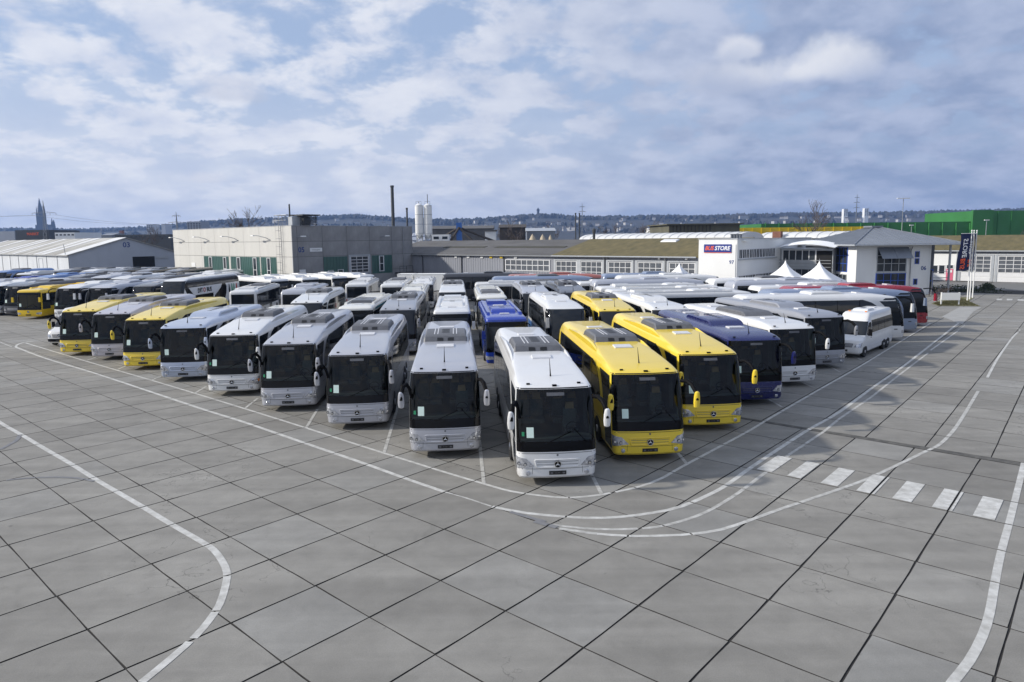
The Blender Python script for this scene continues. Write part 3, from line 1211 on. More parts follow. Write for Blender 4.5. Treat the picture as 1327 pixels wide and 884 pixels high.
def windscreen(K, S, a, b, w, mask=None):
    if mask is not None:
        K.add('glass_border', S.band(a, mask, w), 'mask')
        a = mask
    i = K.add('windscreen', S.band(a, b, w), 'glass')
    z0, z1 = S.L[a][0], S.L[b][0]
    for x0, x1, zz in ((-.35, .45, .34), (.95, .55, .42)):
        m = MB().tube([S.front(lerp(x0, x1, q), z0 - .05 + zz * q, .03) for q in (0, .33, .66, 1)], .014, 5)
        K.add('wiper', m, 'black', lod=1)
    K.add('paper_notice', S.fpatch([(-.95, z0 + .12), (-.73, z0 + .12), (-.73, z0 + .44), (-.95, z0 + .44)], 3, 2, .010, .006), 'paper', lod=2)
    K.add('badge_sticker', S.fpatch([(-1.10, z0 + .17), (-1.02, z0 + .17), (-1.02, z0 + .30), (-1.10, z0 + .30)], 1, 1, .010, .006), 'green', lod=2)
    K.add('toll_sticker', S.fpatch([(-.28, z1 - .20), (.28, z1 - .20), (.28, z1 - .10), (-.28, z1 - .10)], 4, 1, .008, .006), 'acgrey', lod=2)
    return i


def tail(K, S, z0=1.75, z1=2.85, w=1.05):
    K.add('rear_window', S.rear(-w, w, z0, z1), 'dark', lod=0)
    for sg in (-1, 1):
        K.add('tail_light', S.rear(sg * 1.06, sg * 1.18, .8, 1.35), 'redlens', lod=1)
    K.add('engine_grille', S.rear(-.9, .9, .75, 1.25), 'black', lod=1)


# ---- touring coach with roof rails and a grey roof unit
def kit_tourer():
    S = Shell([(.26, 1.20, .07, 12.85, .22, .10), (.33, 1.245, 0, 12.92, .26, .11), (.75, 1.27, -.01, 12.95, .28, .12), (1.06, 1.275, .03, 12.95, .28, .12),
               (1.10, 1.275, .035, 12.95, .28, .12), (1.42, 1.275, .08, 12.95, .27, .12), (2.0, 1.27, .19, 12.9, .26, .12), (2.6, 1.25, .34, 12.85, .25, .12),
               (3.00, 1.215, .50, 12.78, .24, .12), (3.05, 1.19, .58, 12.76, .24, .13), (3.13, 1.17, .95, 12.74, .26, .2), (3.22, 1.14, 1.7, 12.7, .3, .25), (3.33, 1.09, 2.9, 12.62, .34, .25),
               (3.42, 1.0, 4.1, 12.5, .34, .2), (3.47, .84, 4.8, 12.3, .3, .1)])
    K = Kit()
    K.S = S
    W = S.NF + 3
    K.add('body', S.body([(4, 8, W)]), 'paint', ang=40)
    windscreen(K, S, 4, 8, W, 5)
    K.add('windscreen_trim', S.fpatch([(-1.33, 3.01), (1.33, 3.01), (1.33, 3.035), (-1.33, 3.035)], 20, 1, .006, .02), 'mask')
    zb, zt = 1.62, 2.98
    for sg in (-1, 1):
        fr = [(zb, 2.25), (2.0, 2.3), (2.35, 2.52), (2.65, 2.9), (2.85, 3.3), (zt, 3.9)]
        K.add('window_band', S.side(sg, fr, [(zb, 12.3), (zt, 12.2)], .004, .03, 8), 'mask')
        ys = [4.0, 5.7, 7.4, 9.1, 10.7]
        K.add('window', S.side(sg, [(z + .02, y + .04) for z, y in fr], [(zb, 3.96), (zt, 3.97)], .009, .02, 8), 'dark')
        for a, b in zip(ys, ys[1:] + [12.2]):
            K.add('window', S.side(sg, *rect(zb + .03, zt - .03, a + .02, b - .03), .009, .02, 4), 'dark')
        K.add('cab_window', S.side(sg, [(1.35, .52), (2.0, .66), (2.6, .80), (2.9, .93)], [(1.35, 1.70), (1.9, 1.78), (2.35, 2.0), (2.7, 2.35), (2.9, 2.62)], .008, .03, 8), 'dark')
        K.add('side_panel_gap', S.side(sg, *rect(1.02, 1.035, 1.7, 12.6), .003, .01, 1), 'fan', lod=1)
        for y in (3.9, 5.4, 6.9, 7.9):
            K.add('flap_gap', S.side(sg, *rect(.36, 1.02, y, y + .012), .003, .01, 1), 'fan', lod=1)
        # roof rail rising beside the roof unit
        rows = []
        for y, h, wd in ((3.5, .0, .0), (3.9, .10, .0), (4.9, .15, .0), (6.0, .17, .0), (7.6, .17, .0), (8.8, .10, .0), (10.4, .0, .0)):
            z = roof_z(S, min(y, 12)) - .13
            x = 1.06
            rows.append([(sg * (x + .06), y, z - .12), (sg * (x + .05), y, z + h * .7), (sg * (x - .02), y, z + h), (sg * (x - .05 - wd), y, z + h - .02), (sg * (x - .08 - wd), y, z - .02)])
        K.add('roof_rail', MB().grid(rows), 'paint', ang=50)
        mirror(K, S, sg, 'arm')
        K.add('marker_lamp', MB().box((sg * .82, .86, 3.11), (.11, .07, .05)), 'black', lod=1)
    K.add('door', S.side(-1, [(.42, .40), (1.1, .42), (1.30, .50)], [(.42, 1.42), (1.1, 1.44), (1.30, 1.50)], .007, .03, 4), 'dark')
    star_front(K, S)
    roof_unit(K, S, 5.0, 7.6, .93, 3.44, 3.73, 'acgrey', slots=5, sw=.21)
    hatch(K, S, 4.05, 'pale')
    hatch(K, S, 9.6, 'pale')
    K.add('antenna', MB().tube([(0, 1.55, 3.16), (0, 1.60, 3.28), (0, 1.8, 3.75)], [.035, .02, .006], 5), 'black', lod=1)
    K.add('cowl_gap', S.fpatch([(-1.36, 1.045), (1.36, 1.045), (1.36, 1.06), (-1.36, 1.06)], 20, 1, .003, .012), 'fan', lod=1)
    K.add('roof_camera', MB().box((0.0, .66, 3.08), (.14, .1, .06)), 'black', lod=1)
    tail(K, S)
    add_wheels(K, S, (2.75, 8.9, 10.25))
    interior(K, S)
    return K


# ---- plainer, boxier coach with a long painted roof unit
def kit_boxy():
    S = Shell([(.28, 1.20, .06, 12.05, .2, .08), (.36, 1.25, 0, 12.12, .22, .09), (.8, 1.275, 0, 12.15, .22, .09), (1.06, 1.275, .02, 12.15, .22, .09), (1.10, 1.275, .025, 12.15, .22, .09),
               (1.40, 1.275, .05, 12.15, .22, .09), (2.0, 1.27, .10, 12.12, .22, .09), (2.6, 1.26, .18, 12.1, .2, .09), (2.98, 1.24, .25, 12.08, .2, .09), (3.03, 1.225, .30, 12.05, .2, .1),
               (3.14, 1.18, .62, 12.0, .25, .12), (3.22, 1.10, 1.2, 11.9, .3, .12), (3.26, .95, 2.0, 11.7, .3, .1)])
    K = Kit()
    K.S = S
    W = S.NF + 3
    K.add('body', S.body([(4, 8, W)]), 'paint', ang=40)
    windscreen(K, S, 4, 8, W, 5)
    zb, zt = 1.60, 2.92
    for sg in (-1, 1):
        fr = [(zb, 2.0), (2.1, 2.05), (2.5, 2.35), (2.75, 2.75), (zt, 3.3)]
        K.add('window_band', S.side(sg, fr, [(zb, 11.8), (zt, 11.7)], .004, .03, 7), 'mask')
        ys = [3.5, 5.1, 6.7, 8.3, 9.9]
        K.add('window', S.side(sg, [(z + .02, y + .04) for z, y in fr], [(zb, 3.46), (zt, 3.46)], .009, .02, 7), 'dark')
        for a, b in zip(ys, ys[1:] + [11.7]):
            K.add('window', S.side(sg, *rect(zb + .03, zt - .03, a + .02, b - .03), .009, .02, 4), 'dark')
        K.add('cab_window', S.side(sg, [(1.4, .38), (2.0, .42), (2.9, .56)], [(1.4, 1.45), (2.1, 1.5), (2.6, 1.85), (2.9, 2.3)], .008, .03, 7), 'dark')
        K.add('side_panel_gap', S.side(sg, *rect(1.02, 1.035, 1.7, 11.9), .003, .01, 1), 'fan', lod=1)
        mirror(K, S, sg, 'arm')
        K.add('marker_lamp', MB().box((sg * .95, .48, 3.13), (.11, .07, .05)), 'black', lod=1)
    K.add('door', S.side(-1, *rect(.42, 1.36, .34, 1.40), .007, .03, 4), 'dark')
    star_front(K, S)
    roof_unit(K, S, 3.7, 7.6, .9, 3.22, 3.50, 'paint', pale=False, slots=6, lead=.6, sw=.18)
    hatch(K, S, 2.75, 'pale', .4, .26)
    hatch(K, S, 9.6, 'pale')
    K.add('antenna', MB().tube([(0, 1.1, 3.2), (0, 1.14, 3.3), (0, 1.3, 3.7)], [.035, .02, .006], 5), 'black', lod=1)
    tail(K, S)
    add_wheels(K, S, (2.7, 8.6))
    interior(K, S, 1.05, 2.92)
    return K


# ---- high coach with a big round-cornered windscreen
def kit_round():
    S = Shell([(.26, 1.18, .10, 12.3, .3, .14), (.34, 1.24, .02, 12.4, .34, .15), (.8, 1.27, 0, 12.45, .36, .16), (1.05, 1.275, .03, 12.45, .36, .17), (1.10, 1.275, .035, 12.45, .36, .17),
               (1.35, 1.275, .06, 12.45, .36, .18), (1.9, 1.27, .14, 12.42, .36, .18), (2.5, 1.255, .29, 12.38, .36, .18), (2.95, 1.225, .48, 12.32, .36, .18), (3.2, 1.19, .68, 12.25, .36, .18),
               (3.28, 1.14, .95, 12.2, .36, .2), (3.38, 1.06, 1.6, 12.1, .38, .22), (3.46, .95, 2.5, 11.95, .38, .2), (3.50, .75, 3.4, 11.7, .35, .1)])
    K = Kit()
    K.S = S
    W = S.NF + 4
    K.add('body', S.body([(4, 9, W)]), 'paint', ang=40)
    windscreen(K, S, 4, 9, W, 5)
    zb, zt = 1.55, 3.06
    for sg in (-1, 1):
        fr = [(zb, 2.0), (2.0, 2.02), (2.5, 2.25), (2.8, 2.6), (zt, 3.4)]
        K.add('window_band', S.side(sg, fr, [(zb, 12.0), (zt, 11.9)], .004, .03, 7), 'mask')
        ys = [3.7, 5.35, 7.0, 8.65, 10.3]
        K.add('window', S.side(sg, [(z + .02, y + .04) for z, y in fr], [(zb, 3.66), (zt, 3.66)], .009, .02, 7), 'dark')
        for a, b in zip(ys, ys[1:] + [11.9]):
            K.add('window', S.side(sg, *rect(zb + .03, zt - .03, a + .02, b - .03), .009, .02, 4), 'dark')
        K.add('cab_window', S.side(sg, [(1.15, .50), (1.9, .56), (2.95, .92)], [(1.15, 1.42), (2.0, 1.46), (2.5, 1.70), (2.95, 2.2)], .008, .03, 7), 'dark')
        K.add('top_window', S.side(sg, [(3.02, 1.02), (3.16, 1.10)], [(3.02, 1.95), (3.16, 1.75)], .008, .03, 2), 'dark', lod=1)
        K.add('door_gap', S.side(sg, *rect(.34, 1.15, 1.44, 1.46), .003, .01, 1), 'fan', lod=1)
        K.add('door_handle', S.side(sg, *rect(.86, .92, .75, 1.0), .012, .02, 1), 'fan', lod=1)
        K.add('side_panel_gap', S.side(sg, *rect(1.02, 1.035, 1.6, 12.1), .003, .01, 1), 'fan', lod=1)
        mirror(K, S, sg, 'ear')
    for sg in (-1, 1):
        K.add('headlight', S.fpatch([(sg * .80, .62), (sg * 1.42, .60), (sg * 1.45, .84), (sg * .9, .80)], 8, 3, .012, .04), 'lamp')
        K.add('fog_lamp', S.fpatch([(sg * .85, .38), (sg * 1.15, .38), (sg * 1.15, .46), (sg * .85, .46)], 3, 1, .012, .03), 'lamp', lod=1)
    g = K.add('grille', S.fpatch([(-.7, .62), (.7, .62), (.74, .92), (-.74, .92)], 8, 2, .008, .03), 'acgrey')
    for z in (.68, .76, .84):
        K.add('grille_slat', S.fpatch([(-.66, z), (.66, z), (.66, z + .025), (-.66, z + .025)], 8, 1, .018, .03), 'pale', g, lod=1)
    K.add('number_plate', S.fpatch([(-.27, .40), (.27, .40), (.27, .52), (-.27, .52)], 4, 1, .022, .03), 'plate', lod=1)
    roof_unit(K, S, 4.6, 7.2, .88, 3.48, 3.68, 'paint', pale=False, slots=4, lead=.5, sw=.2)
    hatch(K, S, 3.2, 'pale')
    hatch(K, S, 9.4, 'pale')
    tail(K, S)
    add_wheels(K, S, (2.75, 8.5, 9.85))
    interior(K, S, 1.05, 3.05)
    return K


# ---- low-floor city bus
def kit_city():
    S = Shell([(.28, 1.20, .05, 11.9, .18, .08), (.36, 1.255, 0, 11.95, .2, .08), (.6, 1.275, 0, 11.98, .2, .08), (.92, 1.275, .01, 11.98, .2, .08), (.96, 1.275, .012, 11.98, .2, .08), (1.2, 1.275, .03, 11.98, .2, .08),
               (1.8, 1.27, .07, 11.96, .2, .08), (2.4, 1.26, .12, 11.94, .2, .08), (2.78, 1.245, .17, 11.92, .2, .08), (2.90, 1.235, .2, 11.9, .2, .08), (3.0, 1.18, .34, 11.8, .22, .08), (3.05, 1.05, .6, 11.7, .25, .06), (3.08, .8, 1.0, 11.5, .25, .04)])
    K = Kit()
    K.S = S
    W = S.NF + 3
    K.add('body', S.body([(4, 8, W)]), 'paint', ang=40)
    i = windscreen(K, S, 4, 8, W, 5)
    K.add('destination_display', S.fpatch([(-1.1, 2.5), (1.1, 2.5), (1.1, 2.76), (-1.1, 2.76)], 10, 1, .012, .02), 'mask')
    zb, zt = 1.30, 2.66
    for sg in (-1, 1):
        K.add('window_band', S.side(sg, *rect(zb, zt, .5, 11.6), .004, .03, 4), 'mask')
        ys = [1.75, 3.2, 4.6, 6.1, 7.6, 9.1, 10.4]
        K.add('cab_window', S.side(sg, [(1.0, .42), (2.66, .5)], [(1.0, 1.6), (2.66, 1.6)], .009, .02, 4), 'dark')
        for a, b in zip(ys, ys[1:] + [11.5]):
            K.add('window', S.side(sg, *rect(zb + .03, zt - .03, a + .03, b - .03), .009, .02, 3), 'dark')
        K.add('roof_fairing', MB().box((sg * 1.0, 6.2, 3.10), (.24, 8.6, .18), 0, .7, .97), 'paint')
        mirror(K, S, sg, 'small')
        K.add('headlight', S.fpatch([(sg * .78, .52), (sg * 1.30, .50), (sg * 1.34, .74), (sg * .86, .70)], 6, 3, .012, .03), 'lamp')
    for y in (.42, 5.0):
        K.add('door', S.side(-1, *rect(.38, 2.5, y + .05, y + 1.25), .012, .04, 4), 'dark')
    px, py, pz = S.front(0, .78, .006)
    i = K.add('emblem', BADGE, 'mask', pos=(0, py, pz), lod=1)
    K.add('star', STARM, 'chrome', i, lod=1, pos=(0, 0, 0))
    K.add('number_plate', S.fpatch([(-.27, .40), (.27, .40), (.27, .52), (-.27, .52)], 4, 1, .022, .03), 'plate', lod=1)
    roof_unit(K, S, 2.6, 5.4, .8, 3.05, 3.30, 'paint', pale=False, slots=2, lead=.4, sw=.22)
    hatch(K, S, 7.2, 'pale', .38, .3)
    hatch(K, S, 1.8, 'pale', .3, .2)
    K.add('roof_box', MB().box((0, 9.6, 3.15), (1.5, 1.6, .24), 0, .9), 'paint')
    tail(K, S, 1.5, 2.7)
    add_wheels(K, S, (2.7, 8.55))
    return K


# ---- double-deck coach
def kit_double():
    S = Shell([(.28, 1.20, .06, 13.5, .26, .12), (.36, 1.25, 0, 13.55, .28, .13), (.9, 1.275, 0, 13.6, .3, .14), (1.0, 1.275, .01, 13.6, .3, .14), (1.5, 1.275, .06, 13.6, .3, .14), (2.1, 1.275, .16, 13.58, .3, .14),
               (2.35, 1.27, .20, 13.56, .3, .15), (2.42, 1.27, .22, 13.55, .3, .16), (2.9, 1.26, .34, 13.5, .34, .18), (3.4, 1.235, .56, 13.42, .36, .18), (3.72, 1.19, .85, 13.3, .36, .18), (3.82, 1.13, 1.15, 13.2, .36, .16), (3.92, 1.02, 1.9, 13.0, .36, .12), (3.96, .85, 2.8, 12.7, .3, .05)])
    K = Kit()
    K.S = S
    W = S.NF + 4
    K.add('body', S.body([(7, 10, W), (3, 5, W)]), 'paint', ang=40)
    K.add('windscreen', S.band(7, 10, W), 'glass')
    K.add('lower_windscreen', S.band(3, 5, W), 'glass')
    for sg in (-1, 1):
        K.add('window_band', S.side(sg, [(2.98, .80), (3.4, 1.0), (3.72, 1.4), (3.84, 1.9), (3.935, 2.6)], [(2.98, 13.3), (3.4, 13.3), (3.84, 12.7), (3.935, 12.4)], .004, .03, 12), 'mask')
        ys = [1.4, 3.2, 5.0, 6.8, 8.6, 10.4]
        for a, b in zip(ys, ys[1:] + [12.7]):
            K.add('window', S.side(sg, *rect(3.04, 3.72, a + .02, b - .03), .009, .02, 4), 'dark')
        fr = [(1.02, 2.4), (1.5, 2.0), (2.05, 1.6)]
        K.add('lower_window', S.side(sg, [(1.1, .5), (2.05, .6)], [(1.1, 1.3), (2.05, 1.5)], .009, .02, 3), 'dark')
        K.add('sweep_panel', S.side(sg, [(1.6, 1.6), (2.2, 1.3), (2.97, .8)], [(1.6, 2.9), (2.2, 2.5), (2.97, 1.6)], .006, .02, 5), 'mask')
        K.add('sweep_panel', S.side(sg, [(1.0, 6.4), (1.8, 7.2), (2.5, 8.6), (2.97, 9.0)], [(1.0, 9.4), (1.8, 9.9), (2.5, 10.1), (2.97, 9.8)], .006, .02, 5), 'mask')
        K.add('sill_panel', S.side(sg, *rect(.4, 2.1, 2.9, 6.8), .006, .02, 2), 'mask')
        mirror(K, S, sg, 'small')
        K.add('headlight', S.fpatch([(sg * .80, .62), (sg * 1.42, .60), (sg * 1.45, .84), (sg * .9, .80)], 8, 3, .012, .04), 'lamp')
    hatch(K, S, 4.5, 'pale')
    hatch(K, S, 9.5, 'pale')
    tail(K, S, 2.5, 3.5)
    add_wheels(K, S, (2.9, 9.2, 10.6))
    return K


# ---- minibus and van with a bonnet
def kit_mini(L=7.4, axles=(1.05, 5.2, 6.1), bus=True):
    hw = .99
    S = Shell([(.28, .90, .06, L - .05, .22, .12), (.36, .97, 0, L, .28, .14), (.7, hw, .0, L, .3, .15), (.95, hw, .05, L, .3, .15), (1.12, hw - .01, .16, L, .3, .16), (1.20, hw - .03, .38, L, .28, .16), (1.32, hw - .03, .92, L, .2, .14),
               (1.38, hw - .03, 1.0, L, .2, .12), (1.8, hw - .06, 1.38, L - .02, .2, .12), (2.2, hw - .12, 1.72, L - .05, .2, .12), (2.28, hw - .14, 1.82, L - .06, .2, .12), (2.58, hw - .16, 2.12, L - .10, .2, .1), (2.70, hw - .24, 2.35, L - .2, .2, .06), (2.73, hw - .42, 2.8, L - .45, .2, .02)])
    K = Kit()
    K.S = S
    W = S.NF + 3
    K.add('body', S.body([]), 'paint', ang=32)
    K.add('windscreen', S.band(7, 9, W, .008), 'dark')
    for sg in (-1, 1):
        K.add('headlight', S.fpatch([(sg * .62, .72), (sg * 1.05, .70), (sg * 1.14, .98), (sg * .74, .92)], 6, 3, .012, .03), 'lamp')
        K.add('cab_window', S.side(sg, [(1.40, 1.35), (1.8, 1.62), (2.12, 1.95)], [(1.40, 2.45), (2.12, 2.45)], .008, .02, 4), 'dark')
        K.add('door_gap', S.side(sg, *rect(.45, 1.38, 2.46, 2.475), .003, .01, 1), 'fan')
        K.add('door_handle', S.side(sg, *rect(1.12, 1.17, 2.2, 2.38), .015, .02, 1), 'fan')
        K.add('rub_strip', S.side(sg, *rect(.62, .70, 1.6, L - .3), .01, .02, 1), 'pale')
        if bus:
            K.add('window_band', S.side(sg, *rect(1.42, 2.22, 2.55, L - .15), .006, .02, 4), 'mask')
            for a, b in ((2.6, 3.9), (3.9, 5.3), (5.3, L - .2)):
                K.add('window', S.side(sg, *rect(1.45, 2.19, a + .02, b - .02), .011, .02, 4), 'dark')
        a = MB().box((sg * 1.14, 1.45, 1.55), (.22, .12, .42), 0, .85)
        i = K.add('mirror', a, 'black')
        K.add('mirror_arm', MB().tube([(sg * .93, 1.5, 1.42), (sg * 1.1, 1.46, 1.4)], .03, 6), 'black', i)
    K.add('grille', S.fpatch([(-.5, .70), (.5, .70), (.56, .94), (-.56, .94)], 6, 2, .01, .03), 'acgrey')
    for z in (.76, .82, .88):
        K.add('grille_slat', S.fpatch([(-.5, z), (.5, z), (.5, z + .018), (-.5, z + .018)], 6, 1, .022, .03), 'pale', len(K.p) - 1 if z < .8 else None, lod=1)
    px, py, pz = S.front(0, .86, .02)
    i = K.add('emblem', BADGE, 'mask', pos=(0, py, pz))
    K.add('star', STARM, 'chrome', i, pos=(0, 0, 0))
    K.add('bumper', S.fpatch([(-1.1, .38), (1.1, .38), (1.12, .60), (-1.12, .60)], 12, 2, .025, .05), 'paint' if bus else 'black')
    K.add('number_plate', S.fpatch([(-.26, .44), (.26, .44), (.26, .55), (-.26, .55)], 4, 1, .04, .03), 'plate')
    for sg in (-1, 1):
        K.add('wiper', MB().tube([S.front(sg * .1 + q * .5, 1.40 + q * .12, .03) for q in (0, .5, 1)], .012, 5), 'black')
    if bus:
        roof_unit(K, S, 3.0, 4.6, .5, 2.70, 2.86, 'paint', pale=False, slots=2, lead=.25, sw=.15)
        for x in (-.5, .5):
            K.add('marker_lamp', MB().box((x, 2.62, 2.76), (.12, .08, .06)), 'amber')
        hatch(K, S, 5.6, 'pale', .25, .25)
    K.add('rear_window', S.rear(-.7, .7, 1.45, 2.2), 'dark')
    add_wheels(K, S, axles, .36, True, True)
    return K


KITS = dict(tourer=kit_tourer(), boxy=kit_boxy(), round=kit_round(), city=kit_city(), double=kit_double(), mini=kit_mini(), van=kit_mini(5.9, (1.05, 4.7), False))
STRIPES = {}


def bus(kind, x, y, head, colour, label, detail=1, stripe=None, cat=None, name=None):
    """one vehicle: detail 2 shows its cabin, 1 its front fittings, 0 only body, glass and roof"""
    K = KITS[kind]
    nm = name or {'tourer': 'coach', 'boxy': 'coach', 'round': 'coach', 'city': 'city_bus', 'double': 'double_deck_coach', 'mini': 'minibus', 'van': 'van'}[kind]
    t = thing(nm, label, cat or {'city': 'bus', 'mini': 'minibus', 'van': 'van'}.get(kind, 'coach'), (x, y, 0.015), R(-head), 'buses parked in rows on the yard')
    made = {}
    for k, (pn, me, par, mats, lod, pos) in enumerate(K.p):
        if lod > detail or (pn == 'badge_sticker' and colour not in ('white', 'silver')):
            continue
        o = bpy.data.objects.new(pn, me)
        COL.objects.link(o)
        o.parent = made.get(par, t) if par is not None else t
        if pos is not None:
            if isinstance(pos[0], tuple):
                o.location = pos[0]
                o.rotation_euler = (0, 0, pos[1])
            else:
                o.location = pos
        for q, r in enumerate(mats):
            if r == 'paint' or (r == 'glass' and detail < 2):
                sl = o.material_slots[q]
                sl.link = 'OBJECT'
                sl.material = PAINT[colour] if r == 'paint' else MT['dark']
        if pn == 'plate_print':
            o['kind'] = 'stuff'
        if pn == 'air_conditioner' and detail < 2 and kind in ('round', 'city') and (round(x * 7) + round(y * 3)) % 3 == 0:
            o.material_slots[0].link = 'OBJECT'
            o.material_slots[0].material = PAINT['grey'] if round(x) % 2 else MT['acgrey']
        made[k] = o
    if stripe:
        c, z0, z1 = stripe
        for sg in (-1, 1):
            key = (kind, z0, z1, sg)
            if key not in STRIPES:
                STRIPES[key] = K.S.side(sg, *rect(z0, z1, 1.5, K.S.at(1)[2] - .3), .006, .01, 2).mesh('stripe', [MT['black']])
            o = link('stripe', STRIPES[key], t)
            o.material_slots[0].link = 'OBJECT'
            o.material_slots[0].material = PAINT[c]
    return t


